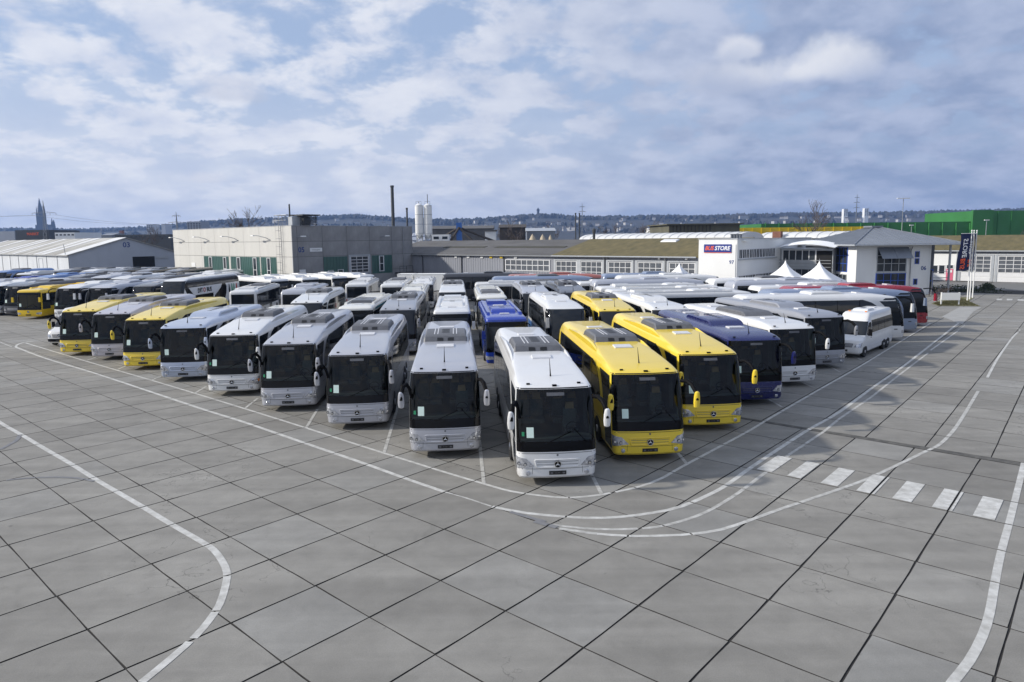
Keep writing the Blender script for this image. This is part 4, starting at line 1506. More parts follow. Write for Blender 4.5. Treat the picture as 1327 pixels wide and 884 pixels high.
H0 = -4.6          # the rows all point the same way
FLEET = [
    # front row, left to right: kind, x, y, heading, colour, label, detail, stripe
    ('tourer', -30.2, 47.2, H0, 'yellow', 'yellow coach at the far left end of the front row, hiding a white van', 2),
    ('tourer', -26.8, 45.2, H0, 'mauve', 'pinkish silver coach parked between two yellow coaches at the left', 2),
    ('tourer', -22.6, 41.5, H0, 'yellow', 'yellow coach between the pinkish silver and the pale blue silver coach', 2),
    ('boxy', -18.4, 37.8, H0, 'lightblue', 'pale blue silver coach with a roof unit in its own colour, beside a yellow one', 2),
    ('tourer', -14.15, 34.05, H0, 'white', 'white coach with an orange corner lamp in the left arm of the front row', 2),
    ('tourer', -10.26, 30.75, H0, 'silver', 'silver coach third to the left of the white coach at the point of the row', 2),
    ('tourer', -6.39, 27.56, H0, 'silver', 'silver coach second to the left of the white coach at the point of the row', 2),
    ('tourer', -2.41, 23.71, H0, 'silver', 'silver coach directly left of the white coach at the point of the row', 2),
    ('tourer', 1.38, 20.85, H0, 'white', 'white coach nearest of all, at the point of the two rows', 2),
    ('tourer', 4.72, 23.05, H0, 'yellow', 'yellow coach directly right of the nearest white coach', 2),
    ('tourer', 7.98, 26.75, H0, 'yellow', 'yellow coach between another yellow coach and the navy one', 2),
    ('boxy', 11.2, 30.9, -4.0, 'navy', 'dark navy blue coach between a yellow and a white coach', 2),
    ('boxy', 14.5, 34.7, -8.5, 'white', 'white coach with a grey roof unit between the navy and the grey coach', 2),
    ('boxy', 18.3, 39.4, -9.5, 'grey', 'grey coach with a dark windscreen beside the white minibus', 2),
    ('mini', 21.0, 43.1, 43, 'white', 'small white minibus with twin rear axles near the right end of the row', 2),
    ('round', 28.7, 50.9, -94, 'white', 'white coach seen from its side, nose toward the lane behind the minibus', 2),
    ('round', 32.2, 55.2, -94, 'steelblue', 'blue grey coach with a red stripe between a white and a red coach', 1, ('red', .95, 1.12)),
    ('round', 35.4, 59.1, -94, 'red', 'dark red coach with its nose farthest right, red mirror arm sticking out', 1),
    # second and third rows behind
    ('tourer', -7.7, 45.7, H0, 'grey', 'grey coach behind the gap of the two silver front coaches', 1),
    ('city', -11.2, 48.7, -3, 'cream', 'cream bus with a teal stripe along its roof edge and a dark roof unit', 1, ('teal', 2.72, 2.86)),
    ('tourer', -15.7, 51.9, H0, 'white', 'white coach with grey roof unit behind the silver coaches of the left arm', 1),
    ('boxy', -21.3, 75.5, 175, 'silver', 'silver coach showing its back with a dark rear window, left of centre', 1),
    ('city', -27.5, 78.0, 172, 'white', 'white city bus showing its back, right of the black double decker', 1),
    ('city', -13.6, 85.7, 176, 'white', 'white city bus seen from behind with two round stickers in the rear window', 1),
    ('city', -18.0, 87.3, 175, 'white', 'white city bus seen from behind, beside the one with round stickers', 1),
    ('city', -9.0, 61.5, H0, 'cream', 'cream bus following close behind the grey coach left of centre', 0),
    ('city', -9.9, 75.6, H0, 'white', 'white bus last in the file behind the grey coach, near the white containers', 0),
    ('city', -4.0, 45.6, H0, 'white', 'white bus with a dark windscreen directly behind the silver coach left of the point', 1),
    ('tourer', -5.3, 61.1, H0, 'white', 'white coach with a grey roof unit, third in the centre file', 0),
    ('city', -0.3, 40.9, H0, 'blue', 'bright blue city bus behind the nearest white coach', 1),
    ('city', -1.6, 56.6, H0, 'cream', 'cream bus directly behind the bright blue city bus', 1),
    ('round', 3.6, 43.4, H0, 'white', 'white coach with a blue lower flank, right of the bright blue bus', 1, ('midblue', .5, 1.35)),
    ('tourer', 2.2, 58.8, H0, 'silver', 'silver coach with a grey roof unit behind the white coach with blue flank', 1),
    ('tourer', 6.9, 43.6, H0, 'yellow', 'yellow coach in the second row, behind the two yellow front coaches', 1),
    ('tourer', 5.5, 58.6, H0, 'anthracite', 'dark grey coach behind the yellow coach of the second row', 1),
    ('boxy', 10.5, 44.7, H0, 'white', 'white coach in the second row, behind the navy coach', 1),
    # coaches parked across at the right, noses toward the lane
    ('boxy', 34.0, 63.2, -94, 'white', 'white coach with a plain roof directly behind the dark red one', 0),
    ('round', 33.2, 67.2, -94, 'silver', 'silver coach with side windows in front of the pointed white tents', 1),
    ('round', 32.4, 71.2, -94, 'white', 'white coach in the right block, last before the pointed tents', 0),
    ('city', 20.6, 59.5, -94, 'white', 'long white bus across the yard with dark side windows, behind the second row', 1),
    ('city', 20.6, 63.5, -94, 'white', 'white bus across the yard, second behind the second row', 0),
    ('city', 20.2, 67.4, -94, 'white', 'white bus across the yard, third behind the second row', 0),
    ('round', 20.5, 71.3, -94, 'silver', 'silver coach across the yard with a raised roof unit, fourth behind the second row', 0),
    ('city', 7.9, 75.6, -94, 'white', 'white bus standing crosswise behind the silver coach in the middle', 1),
    ('city', 19.0, 75.2, -94, 'white', 'white bus crosswise in the far middle, right of its crosswise neighbour', 0),
    ('round', 11.8, 83.6, -94, 'brick', 'brownish red coach far back before the window band of the low grey hall', 0),
    ('round', 10.0, 79.6, -94, 'steelblue', 'blue grey coach crosswise, in front of the brownish red one', 0),
    ('round', 3.6, 88.0, -94, 'anthracite', 'dark coach far back before the grey shed wall, left of the brownish red one', 0),
    ('round', 23.0, 83.0, -94, 'steelblue', 'blue grey coach far back before the white roller gates', 0),
    ('round', 24.2, 79.2, -94, 'white', 'white coach far back before the white roller gates', 0),
    ('city', 33.4, 75.2, -94, 'white', 'white bus crosswise below the white tower with the blue sign', 0),
    # white city buses along the concrete hall
    ('city', -28.8, 86.0, -50, 'white', 'leftmost of the white city buses lined up below the green gates', 1),
    ('city', -25.7, 88.7, -50, 'white', 'second white city bus from the left below the green gates', 1),
    ('city', -22.6, 91.4, -50, 'white', 'third white city bus from the left below the green gates', 1),
    ('city', -19.5, 94.1, -50, 'white', 'rightmost of the white city buses lined up below the green gates', 1),
    ('city', -36.4, 93.0, -30, 'white', 'white city bus half hidden behind the tail of the black double decker', 1),
    # block at the left
    ('double', -35.4, 70.9, 3, 'white', 'black and white double decker with DITOBUS lettering', 1),
    ('round', -38.7, 71.4, 2, 'black', 'black coach directly left of the double decker', 1),
    ('round', -42.3, 69.6, 2, 'silver', 'silver coach with a black roof band, left of the black coach', 2),
    ('round', -45.6, 69.7, 2, 'white', 'white coach between the silver coach and the yellow city bus', 2),
    ('city', -50.1, 70.9, 2, 'cityyellow', 'yellow city bus with black front in the block at the left', 2),
    ('round', -53.9, 74.0, 2, 'anthracite', 'dark coach with pale lower front, left of the yellow city bus', 2, ('silver', .4, 1.0)),
    ('round', -57.2, 74.8, 2, 'white', 'white coach cut by the left edge of the picture', 2),
    ('round', -60.8, 76.5, 2, 'silver', 'silver coach partly outside the left edge of the picture', 1),
    ('round', -50.2, 87.0, 2, 'white', 'white coach in the second row of the left block, behind the yellow city bus', 1),
    ('round', -45.5, 86.5, 2, 'black', 'long black coach in the second row of the left block', 1),
    ('round', -41.0, 88.0, 2, 'white', 'white coach in the second row of the left block, nearest to the double decker', 1),
    ('city', -68.0, 93.5, 2, 'blue', 'blue bus in the second row at the left edge', 1),
    ('round', -63.6, 92.5, 2, 'midblue', 'mid blue coach in the second row of the left block', 1),
    ('round', -59.0, 91.5, 2, 'black', 'black coach in the second row of the left block, beside the mid blue one', 1),
    ('round', -54.6, 90.0, 2, 'silver', 'silver coach in the second row of the left block', 1),
    ('round', -84.0, 112.0, 2, 'midblue', 'blue and white bus far left before the white shed wall', 0),
    ('city', -79.5, 112.0, 2, 'white', 'white bus far left before the white shed wall', 0),
    ('round', -74.5, 113.0, 2, 'anthracite', 'dark coach far back before the white shed with number 03', 0),
    ('round', -69.5, 112.0, 2, 'white', 'white coach with a dark windscreen far back before the grey gable', 0),
    ('round', -64.5, 111.0, 2, 'black', 'black coach far back before the grey gable', 0),
    ('round', -59.0, 109.0, 2, 'black', 'black coach far back before the dark doorway of the gable', 0),
    ('round', -53.5, 107.5, 2, 'black', 'black coach far back before the pale concrete hall', 0),
    ('city', -47.5, 105.0, 4, 'white', 'white bus far back before the pale concrete hall', 0),
]
hrand = random.Random(2)
for n_, e in enumerate(FLEET):
    if n_ > 17:
        e = e[:3] + (e[3] + hrand.uniform(-.8, .8),) + e[4:]
    t = bus(e[0], e[1], e[2], e[3], e[4], e[5], e[6], e[7] if len(e) > 7 else None)
    if e[0] == 'double':
        dd = t
    if e[1] == 14.5:
        for c in t.children:
            if c.name.startswith('air_conditioner'):
                c.material_slots[0].material = MT['acgrey']
    if e[1] == -14.15:          # lit corner lamp
        part('indicator', KITS['tourer'].S.fpatch([(1.20, .70), (1.37, .70), (1.40, .84), (1.22, .82)], 4, 2, .018, .02), MT['amber'], t)
    if e[1] == -13.6:           # two round stickers in the rear window
        for xx in (-.85, -.55):
            part('round_sticker', MB().lathe([(.11, 12.0), (.11, 12.03)], 14, (xx, -.03, 2.2), 'y'), MT['print_white'], t)
    if e[1] == -11.2:
        for c in t.children:
            if c.name.startswith('air_conditioner'):
                c.material_slots[0].link = 'OBJECT'
                c.material_slots[0].material = PAINT['anthracite']
vn = bus('van', -34.3, 51.6, H0, 'white', 'white van peeping out behind the leftmost yellow coach', 1)
# writing on the double decker: white panel, lettering, small coloured figures
S = KITS['double'].S
for sg in (-1, 1):
    p = part('letter_panel', S.side(sg, [(2.15, 2.7), (2.5, 2.3), (2.92, 1.9)], [(2.15, 7.3), (2.5, 8.0), (2.92, 8.6)], .008, .02, 4), MT['print_white'], dd)
    for tx, dy, c in (('DIT', -.98, 'black'), ('O', -.06, 'redlens'), ('BUS', .98, 'black')):
        letters('lettering', tx, .66, MT[c], p, (sg * 1.30, 4.9 + sg * dy, 2.53), (R(90), 0, R(90) if sg > 0 else R(-90)), bold=.012)
    for y, c in ((10.7, 'black'), (11.4, 'green'), (11.9, 'green'), (12.6, 'redlens')):
        m = MB()
        r = random.Random(int(y * 10))
        m.hull([(sg * 1.281, y + a * (.2 + .1 * math.sin(a * 3)), b) for a, b in ((-.6, 1.6), (.6, 1.6), (.8, 2.1), (.3, 2.7), (-.3, 2.85), (-.9, 2.2))],
               [(sg * 1.26, y + a * .2, b) for a, b in ((-.6, 1.6), (.6, 1.6), (.8, 2.1), (.3, 2.7), (-.3, 2.85), (-.9, 2.2))])
        part('figure_print', m, MT[c], p)
# yellow destination text on the white city buses
disp = pbr('display_amber', (0.6, 0.45, 0.03), 0.4)


# ------------------------------------------------------------------ buildings
BM = dict(
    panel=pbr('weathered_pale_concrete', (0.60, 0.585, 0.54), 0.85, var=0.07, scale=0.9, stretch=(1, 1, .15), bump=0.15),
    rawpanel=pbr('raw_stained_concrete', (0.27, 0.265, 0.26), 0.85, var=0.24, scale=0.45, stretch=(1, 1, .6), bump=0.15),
    core=pbr('panel_joint_core', (0.10, 0.10, 0.10), 0.9),  # even dark grey of the core wall, seen in the panel joints
    white=pbr('white_render', (0.78, 0.78, 0.76), 0.8, var=0.04, scale=.6, stretch=(1, 1, .3)),
    greywall=pbr('grey_sheet_wall', (0.24, 0.25, 0.28), 0.6, var=0.08, scale=.8, stretch=(1, 1, .2)),
    shed=pbr('shed_sheet', (0.42, 0.44, 0.48), 0.6, var=0.06, scale=.5),
    shedwhite=pbr('shed_white_wall', (0.62, 0.64, 0.66), 0.6, var=0.1, scale=.5, stretch=(1, 1, .2)),
    metal=pbr('zinc_sheet', (0.24, 0.26, 0.29), 0.45, 0.35, var=0.1, scale=1.2),
    zinclight=pbr('zinc_light', (0.42, 0.44, 0.46), 0.5, 0.2, var=0.1, scale=1.2),
    darkroof=pbr('roofing_felt', (0.105, 0.102, 0.10), 0.9, var=0.25, scale=.5, stretch=(.5, 1, 1)),
    felt2=pbr('roof_strip_felt', (0.055, 0.053, 0.04), 0.9, var=0.3, scale=2),
    moss=pbr('mossy_roof', (0.175, 0.140, 0.062), 0.95, scale=1.1, stretch=(1.0, .45, 1), dirt=(0.085, 0.076, 0.034), bump=0.4, bscale=8),
    asb=pbr('weathered_sheet_roof', (0.62, 0.61, 0.57), 0.8, scale=.28, stretch=(1, .04, 1), dirt=(0.17, 0.155, 0.12)),
    asblight=pbr('pale_sheet_roof', (0.66, 0.66, 0.65), 0.7, var=0.1, scale=.5),
    greenglass=pbr('green_glazing', (0.050, 0.118, 0.10), 0.3, var=0.2, scale=1.5, stretch=(3, 3, .3)),
    pane=pbr('window_glass', (0.035, 0.042, 0.05), 0.06),
    pane2=pbr('grey_gate_glass', (0.11, 0.12, 0.135), 0.15, var=0.3, scale=1.2),
    frame=pbr('white_frame', (0.70, 0.70, 0.70), 0.5),
    blueframe=pbr('blue_frame', (0.03, 0.09, 0.42), 0.4),
    dark=pbr('dark_opening', (0.012, 0.012, 0.013), 0.9),
    banner=pbr('banner_navy', (0.008, 0.017, 0.075), 0.7),
    pale=pbr('pale_house', (0.42, 0.41, 0.40), 0.8, var=.2, scale=.02),
    navy=pbr('sign_navy', (0.012, 0.03, 0.22), 0.4),
    num=pbr('number_blue', (0.02, 0.05, 0.20), 0.5),
    orange=pbr('sign_orange', (0.85, 0.12, 0.03), 0.5),
    lettw=pbr('sign_white', (0.85, 0.85, 0.85), 0.5),
    steel=pbr('galvanised_steel', (0.30, 0.31, 0.32), 0.5, 0.4),
    darksteel=pbr('dark_steel', (0.05, 0.055, 0.06), 0.6),
    yellow=pbr('yellow_sheet', (0.72, 0.50, 0.01), 0.5, var=0.12, scale=.2),
    green=pbr('green_sheet', (0.026, 0.155, 0.033), 0.6, var=0.15, scale=.1),
    olive=pbr('olive_sheet', (0.10, 0.095, 0.062), 0.7, var=0.25, scale=.3),
    brown=pbr('brown_timber', (0.060, 0.050, 0.042), 0.85, var=0.25, scale=.4),
    sand=pbr('sand', (0.42, 0.35, 0.25), 0.95, var=0.12, scale=.3),
    brick=pbr('brick_red', (0.22, 0.10, 0.07), 0.85, var=0.2, scale=2),
    blue=pbr('blue_steel', (0.03, 0.12, 0.38), 0.5),
    membrane=pbr('tent_membrane', (0.84, 0.84, 0.83), 0.6),
    stone=pbr('dark_sandstone', (0.035, 0.042, 0.06), 0.9, var=0.2, scale=.05),
    pink=pbr('pink_poster', (0.62, 0.12, 0.20), 0.6),
    bark=pbr('bark', (0.085, 0.065, 0.055), 0.95, var=0.2),
    twig=pbr('twigs', (0.085, 0.07, 0.065), 0.95),
    leaf=pbr('evergreen', (0.035, 0.05, 0.022), 0.9, var=0.4),
    forest=pbr('forest_hill', (0.018, 0.026, 0.030), 0.95, scale=.012, dirt=(0.05, 0.046, 0.04)),
)
ROT = R(-41.5)


class Face:
    """a wall plane in a building's own coordinates: 'y' faces -y, 'x' faces +x"""

    def __init__(s, parent, kind, val=0.0):
        s.p, s.k, s.v = parent, kind, val

    def bb(s, m, s0, s1, z0, z1, d0, d1):
        if s.k == 'y':
            return m.bb(s0, s1, s.v - d1, s.v - d0, z0, z1)
        return m.bb(s.v + d0, s.v + d1, s0, s1, z0, z1)

    def part(s, name, s0, s1, z0, z1, d0, d1, mat, parent=None):
        return part(name, s.bb(MB(), s0, s1, z0, z1, d0, d1), BM.get(mat) or MT[mat], parent or s.p)

    def loc(s, a, z, d):
        return (a, s.v - d, z) if s.k == 'y' else (s.v + d, a, z)

    def text(s, name, t, size, mat, a, z, d=.012, mirror=False, parent=None, **kw):
        return letters(name, t, size, BM[mat], parent or s.p, s.loc(a, z, d), (R(90), 0, 0 if s.k == 'y' else R(90)), mirror, **kw)

    def window(s, name, s0, s1, z0, z1, cols, rows, frame='frame', pane='pane', bar=.06, depth=.07, parent=None, off=0.0):
        """frame with bars, and each pane a sub-part"""
        m = MB()
        w, h = (s1 - s0) / cols, (z1 - z0) / rows
        for c in range(cols + 1):
            b = bar * (1.2 if c in (0, cols) else .8)
            x = s0 + c * w
            s.bb(m, x - b / 2, x + b / 2, z0 - bar * .5, z1 + bar * .5, off + .002, off + depth)
        for r in range(rows + 1):
            for c in range(cols):
                s.bb(m, s0 + c * w + bar * .55, s0 + (c + 1) * w - bar * .55, z0 + r * h - bar * .4, z0 + r * h + bar * .4, off + .002, off + depth - .006)
        f = part(name, m, BM[frame], parent or s.p)
        for c in range(cols):
            for r in range(rows):
                s.part('pane', s0 + c * w + bar * .4, s0 + (c + 1) * w - bar * .4, z0 + r * h + bar * .3, z0 + (r + 1) * h - bar * .3, off + .001, off + .03, pane, f)
        return f

    def gate(s, s0, s1, z1, cols=4, rows=4, low=1.1, pane='pane2', panel='frame', name='sectional_gate'):
        g = s.window(name, s0, s1, low, z1, cols, rows, 'frame', pane, .10, .06)
        n = 2
        for k in range(n):
            s.part('gate_panel', s0, s1, .02 + k * low / n, low - .1 - (n - 1 - k) * low / n, .002, .045, panel, g)
        m = MB()
        s.bb(m, s0 - .42, s0 - .09, 0, z1 + .12, .002, .10)
        s.bb(m, s1 + .09, s1 + .42, 0, z1 + .12, .002, .10)
        s.bb(m, s0 - .42, s1 + .42, z1 + .125, z1 + .30, .002, .10)
        part('gate_surround', m, BM['zinclight'], g)
        return g

    def ribs(s, name, s0, s1, z0, z1, mat, pitch=.5):
        """profiled sheet with raised ribs"""
        m = MB()
        n = int((s1 - s0) / pitch)
        pts = []
        for k in range(n):
            a = s0 + k * pitch
            pts += [(a, .0), (a + pitch * .55, .0), (a + pitch * .65, .04), (a + pitch * .9, .04)]
        pts.append((s1, 0))
        m.grid([[s.loc(a, z0, d + .004) for a, d in pts], [s.loc(a, z1, d + .004) for a, d in pts]])
        return part(name, m, BM[mat], s.p, 20)


def gable_roof(name, parent, x0, x1, y0, y1, zr, ze, mat, over=.35, th=.16, seam=0.0, yr=None):
    yr = (y0 + y1) / 2 if yr is None else yr
    m = MB()
    for ya, yb in ((y0, yr), (y1, yr)):
        k = (zr - ze) / (yr - y0 if ya == y0 else y1 - yr)
        yo = ya - over if ya == y0 else ya + over
        zo = ze - k * over
        m.hull([(x0 - over, yo, zo), (x1 + over, yo, zo), (x1 + over, yb, zr), (x0 - over, yb, zr)],
               [(x0 - over, yo, zo + th), (x1 + over, yo, zo + th), (x1 + over, yb, zr + th), (x0 - over, yb, zr + th)])
    o = part(name, m, BM[mat], parent)
    if seam:
        q = MB()
        x = x0
        while x < x1:
            q.hull([(x - .03, y0 - over, ze - (zr - ze) / (yr - y0) * over + th), (x + .03, y0 - over, ze - (zr - ze) / (yr - y0) * over + th), (x + .03, yr, zr + th), (x - .03, yr, zr + th)],
                   [(x - .02, y0 - over, ze - (zr - ze) / (yr - y0) * over + th + .05), (x + .02, y0 - over, ze - (zr - ze) / (yr - y0) * over + th + .05), (x + .02, yr, zr + th + .05), (x - .02, yr, zr + th + .05)])
            x += seam
        p = part('roof_seam', q, BM[mat], o)
        p['kind'] = 'stuff'
    return o


def gable_body(m, x0, x1, y0, y1, ze, zr, yr=None):
    yr = (y0 + y1) / 2 if yr is None else yr
    return m.hull([(x0, y0, 0), (x0, y1, 0), (x0, y1, ze), (x0, yr, zr), (x0, y0, ze)], [(x1, y0, 0), (x1, y1, 0), (x1, y1, ze), (x1, yr, zr), (x1, y0, ze)])


def downpipe(F, a, z1, mat='steel', r=.06):
    part('downpipe', MB().tube([F.loc(a, 0, .12), F.loc(a, z1 - .4, .12), F.loc(a, z1 - .1, .35), F.loc(a, z1, .4)], r, 6), BM[mat], F.p)


# ---- hall 05: precast concrete, flat roof
h5 = thing('concrete_hall', 'large flat-roofed concrete hall with green gates and the number 05', 'building', (-34.4, 108.6, 0), ROT)
part('core_wall', MB().bb(-43.5, -.09, .09, 24.6, 0, 10.1), BM['core'], h5)
xs = [-43.6, -36.9, -31.4, -26.0, -20.6, -15.3, -10.0, -4.7, 0.0]
zs = [0, 2.62, 5.28, 7.72, 10.2]
Fl, Fr = Face(h5, 'y'), Face(h5, 'x')
PC = {}


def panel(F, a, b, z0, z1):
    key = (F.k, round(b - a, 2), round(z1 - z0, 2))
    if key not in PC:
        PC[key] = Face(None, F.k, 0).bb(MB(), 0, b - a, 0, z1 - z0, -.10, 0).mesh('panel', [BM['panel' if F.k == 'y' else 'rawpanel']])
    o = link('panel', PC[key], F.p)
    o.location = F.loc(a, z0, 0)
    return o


g = .025
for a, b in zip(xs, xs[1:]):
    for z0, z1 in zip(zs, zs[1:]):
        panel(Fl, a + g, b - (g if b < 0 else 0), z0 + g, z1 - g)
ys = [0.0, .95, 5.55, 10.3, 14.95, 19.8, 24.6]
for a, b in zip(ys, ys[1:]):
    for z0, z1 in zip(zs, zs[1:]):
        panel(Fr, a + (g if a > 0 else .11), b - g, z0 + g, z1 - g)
part('roof', MB().bb(-43.4, -.15, .15, 24.4, 10.1, 10.16), BM['darkroof'], h5)
part('parapet_cap', MB().bb(-43.7, .06, -.06, .16, 10.21, 10.27).bb(-.16, .06, .17, 24.7, 10.21, 10.27), BM['zinclight'], h5)


def green_gate(F, s0, s1, z0, z1, slim=()):
    w = F.part('green_gate', s0, s1, z0, z1, .002, .03, 'greenglass')
    x = s0
    while x < s1 - .1:
        F.part('glazing_bar', x, x + .07, z0, z1, .031, .06, 'greenglass', w)
        x += .62
    for a, b in slim:
        F.window('slim_window', a, b, z0 + .4, z1 - .15, 1, 2, 'frame', 'pane', .12, .09, w, .03)
    return w


green_gate(Fl, -30.6, -21.0, .6, 5.2, ((-28.5, -27.4), (-22.9, -21.9)))
green_gate(Fl, -20.2, -10.2, .6, 5.2, ((-17.9, -16.8), (-12.3, -11.2)))
green_gate(Fl, -9.75, -4.85, .6, 5.2, ((-7.7, -6.7),))
green_gate(Fr, 5.6, 10.25, .1, 5.15, ())
Fr.window('wicket', 6.4, 7.3, 1.9, 2.9, 1, 1, 'frame', 'pane', .1, .08)
Fr.window('wicket', 8.3, 9.3, 1.9, 2.95, 1, 1, 'frame', 'pane', .1, .08)
Fr.gate(10.9, 14.5, 5.05, 3, 5, 2.35, 'pane', 'shed')
green_gate(Fr, 15.3, 19.7, 2.0, 5.15, ((16.9, 17.8),))
Fr.text('number', '05', 1.15, 'num', 1.62, 6.35, bold=.02)
sb = Fr.part('sign_board', 3.15, 5.4, 6.05, 6.65, .004, .07, 'white')
Fr.text('lettering', 'Fahrzeughalle', .28, 'steel', 4.27, 6.35, .085, parent=sb)
Fr.part('notice', 1.1, 2.2, 2.55, 3.25, .004, .05, 'white')
Fl.part('notice', -36.0, -34.4, 3.1, 3.9, .004, .05, 'white')
for a in (-41.8, -31.4, -20.5, -9.8):
    l = part('wall_lamp', MB().tube([Fl.loc(a + 3.4, 7.95, .02), Fl.loc(a + 2.9, 8.35, .5), Fl.loc(a + 1.5, 8.7, 1.1), Fl.loc(a + .5, 8.75, 1.3)], .06, 6), BM['steel'], h5)
    part('lamp_head', MB().box(Fl.loc(a + .1, 8.74, 1.35), (.9, .3, .16), 0, .8), BM['white'], l)
for a in (1.0, 17.6):
    l = part('wall_lamp', MB().tube([Fr.loc(a - .3, 8.3, .02), Fr.loc(a - .1, 8.45, .5), Fr.loc(a + .4, 8.5, .8)], .06, 6), BM['steel'], h5)
    part('lamp_head', MB().box(Fr.loc(a + .5, 8.52, .95), (.3, .9, .16), 0, .8), BM['white'], l)
m = MB()
for a in (-3.3, -2.7):
    m.tube([Fl.loc(a, 1.5, .25), Fl.loc(a, 12.0, .25)], .035, 5)
for k in range(24):
    m.tube([Fl.loc(-3.3, 1.8 + k * .42, .25), Fl.loc(-2.7, 1.8 + k * .42, .25)], .02, 4)
for k in range(7):
    z = 3.2 + k * 1.25
    m.tube([Fl.loc(-3.3, z, .25), Fl.loc(-3.5, z, .75), Fl.loc(-3.0, z, 1.0), Fl.loc(-2.5, z, .75), Fl.loc(-2.7, z, .25)], .022, 4)
part('roof_ladder', m, BM['steel'], h5)
m = MB()
for x in (-5.6, -4.4, -3.2, -2.0):
    for y in (.4, 3.2):
        m.tube([(x, y, 10.2), (x, y, 11.95)], .04, 5)
m.tube([(-5.6, .4, 11.95), (-2, .4, 11.95), (-2, 3.2, 11.95), (-5.6, 3.2, 11.95), (-5.6, .4, 11.95)], .05, 5)
m.tube([(-5.6, .4, 11.1), (-2, .4, 11.1)], .035, 5)
for k in range(8):
    m.tube([(-5.6 + k * .45, .4, 10.2), (-5.6 + k * .45, .4, 11.9)], .02, 4)
part('roof_cage', m, BM['steel'], h5)
v_ = part('ventilation_unit', MB().bb(-1.9, -.6, .6, 2.2, 10.2, 11.6), BM['zinclight'], h5)
part('ventilation_duct', MB().lathe([(.75, -.9), (.75, 1.0)], 16, (-1.2, 2.9, 10.95), 'y'), BM['zinclight'], v_)
m = MB().bb(-2.6, 1.2, 1.4, 4.6, 11.75, 11.95)
for x, y in ((1.0, 4.4), (-2.4, 4.4), (1.0, 1.6)):
    m.tube([(x - .9, y, 10.2), (x - .9, y, 11.75)], .05, 5)
part('canopy', m, BM['darksteel'], h5)
for k in range(6):
    part('louvre', MB().bb(-.2, .55, 2.0, 4.4, 10.35 + k * .22, 10.48 + k * .22), BM['darksteel'], v_)
part('flue', MB().tube([(-1.9, 1.0, 10.2), (-1.9, 1.0, 13.6)], .13, 8), BM['darksteel'], h5)
part('downpipe', MB().tube([(.15, 22.3, 0), (.15, 22.3, 10.0)], .07, 6), BM['steel'], h5)
m = MB()
for y in (20.5, 22.0, 23.5):
    m.tube([(1.2, y, 2.0), (1.2, y, 3.1)], .04, 5)
m.tube([(1.2, 20.5, 3.1), (1.2, 23.5, 3.1)], .04, 5).bb(.02, 1.3, 20.3, 23.7, 1.85, 2.0)
part('balcony_rail', m, BM['darksteel'], h5)
for (x, y, hh, r, lb) in ((-17.5, 22, 22.0, .55, 'tall dark steel chimney rising behind the concrete hall'), (2.5, 37, 15.2, .32, 'short dark chimney right of the tall one')):
    pass

# ---- shed 03: gabled, weathered sheet roof
h3 = thing('gabled_shed', 'grey gabled shed with the number 03 and a long weathered roof', 'building', (-89.0, 139.0, 0), ROT)
part('wall', gable_body(MB(), -95, 0, 0, 21.8, 5.45, 8.75), BM['shed'], h3)
F3, F3x = Face(h3, 'y'), Face(h3, 'x')
for k in range(13):
    F3.part('wall_panel', -95 + k * 7.3, -95 + k * 7.3 + 7.2, .05, 5.2, .004, .05, 'shedwhite')
    F3.part('post', -95 + k * 7.3 + 7.2, -95 + k * 7.3 + 7.42, 0, 5.3, .004, .12, 'steel')
rf = gable_roof('roof', h3, -95, 0, 0, 21.8, 8.8, 5.45, 'asb', .3, .14)
for k in range(16):            # sheets of different age
    if k % 3 == 0 or k in (7, 13):
        x0 = -94 + k * 5.9
        part('roof_sheet', MB().hull([(x0, -.35, 5.5), (x0 + 2.6, -.35, 5.5), (x0 + 2.6, 10.88, 8.93), (x0, 10.88, 8.93)], [(x0, -.35, 5.54), (x0 + 2.6, -.35, 5.54), (x0 + 2.6, 10.88, 8.98), (x0, 10.88, 8.98)]), BM['asblight'], rf)
part('roof_sheet', MB().hull([(-4.2, -.35, 5.5), (.32, -.35, 5.5), (.32, 10.88, 8.93), (-4.2, 10.88, 8.93)], [(-4.2, -.35, 5.55), (.32, -.35, 5.55), (.32, 10.88, 8.99), (-4.2, 10.88, 8.99)]), BM['asblight'], rf)
part('gutter', MB().tube([(-95, -.42, 5.32), (.3, -.42, 5.32)], .09, 6), BM['steel'], h3)
F3x.part('doorway', 11.9, 16.4, .02, 4.85, .004, .02, 'dark')
F3x.part('door_rail', 16.5, 19.2, 4.35, 4.75, .004, .12, 'zinclight')
F3x.text('number', '03', 1.5, 'num', 10.9, 7.35, bold=.02)
for y in (6.0, 9.6):
    o = part('wall_vent', MB().tube([(.05, y - .35, 2.2), (.3, y - .3, 2.7), (.3, y + .3, 2.7), (.05, y + .35, 2.2)], .07, 5), BM['white'], h3)
F3.window('window', -20.5, -17.6, 2.4, 4.6, 1, 1, 'zinclight', 'pane2', .12, .1)
part('wall_lamp', MB().tube([(-1.6, -.1, 5.3), (-1.6, -.3, 7.6), (-2.2, -.3, 7.7)], .06, 5), BM['steel'], h3)

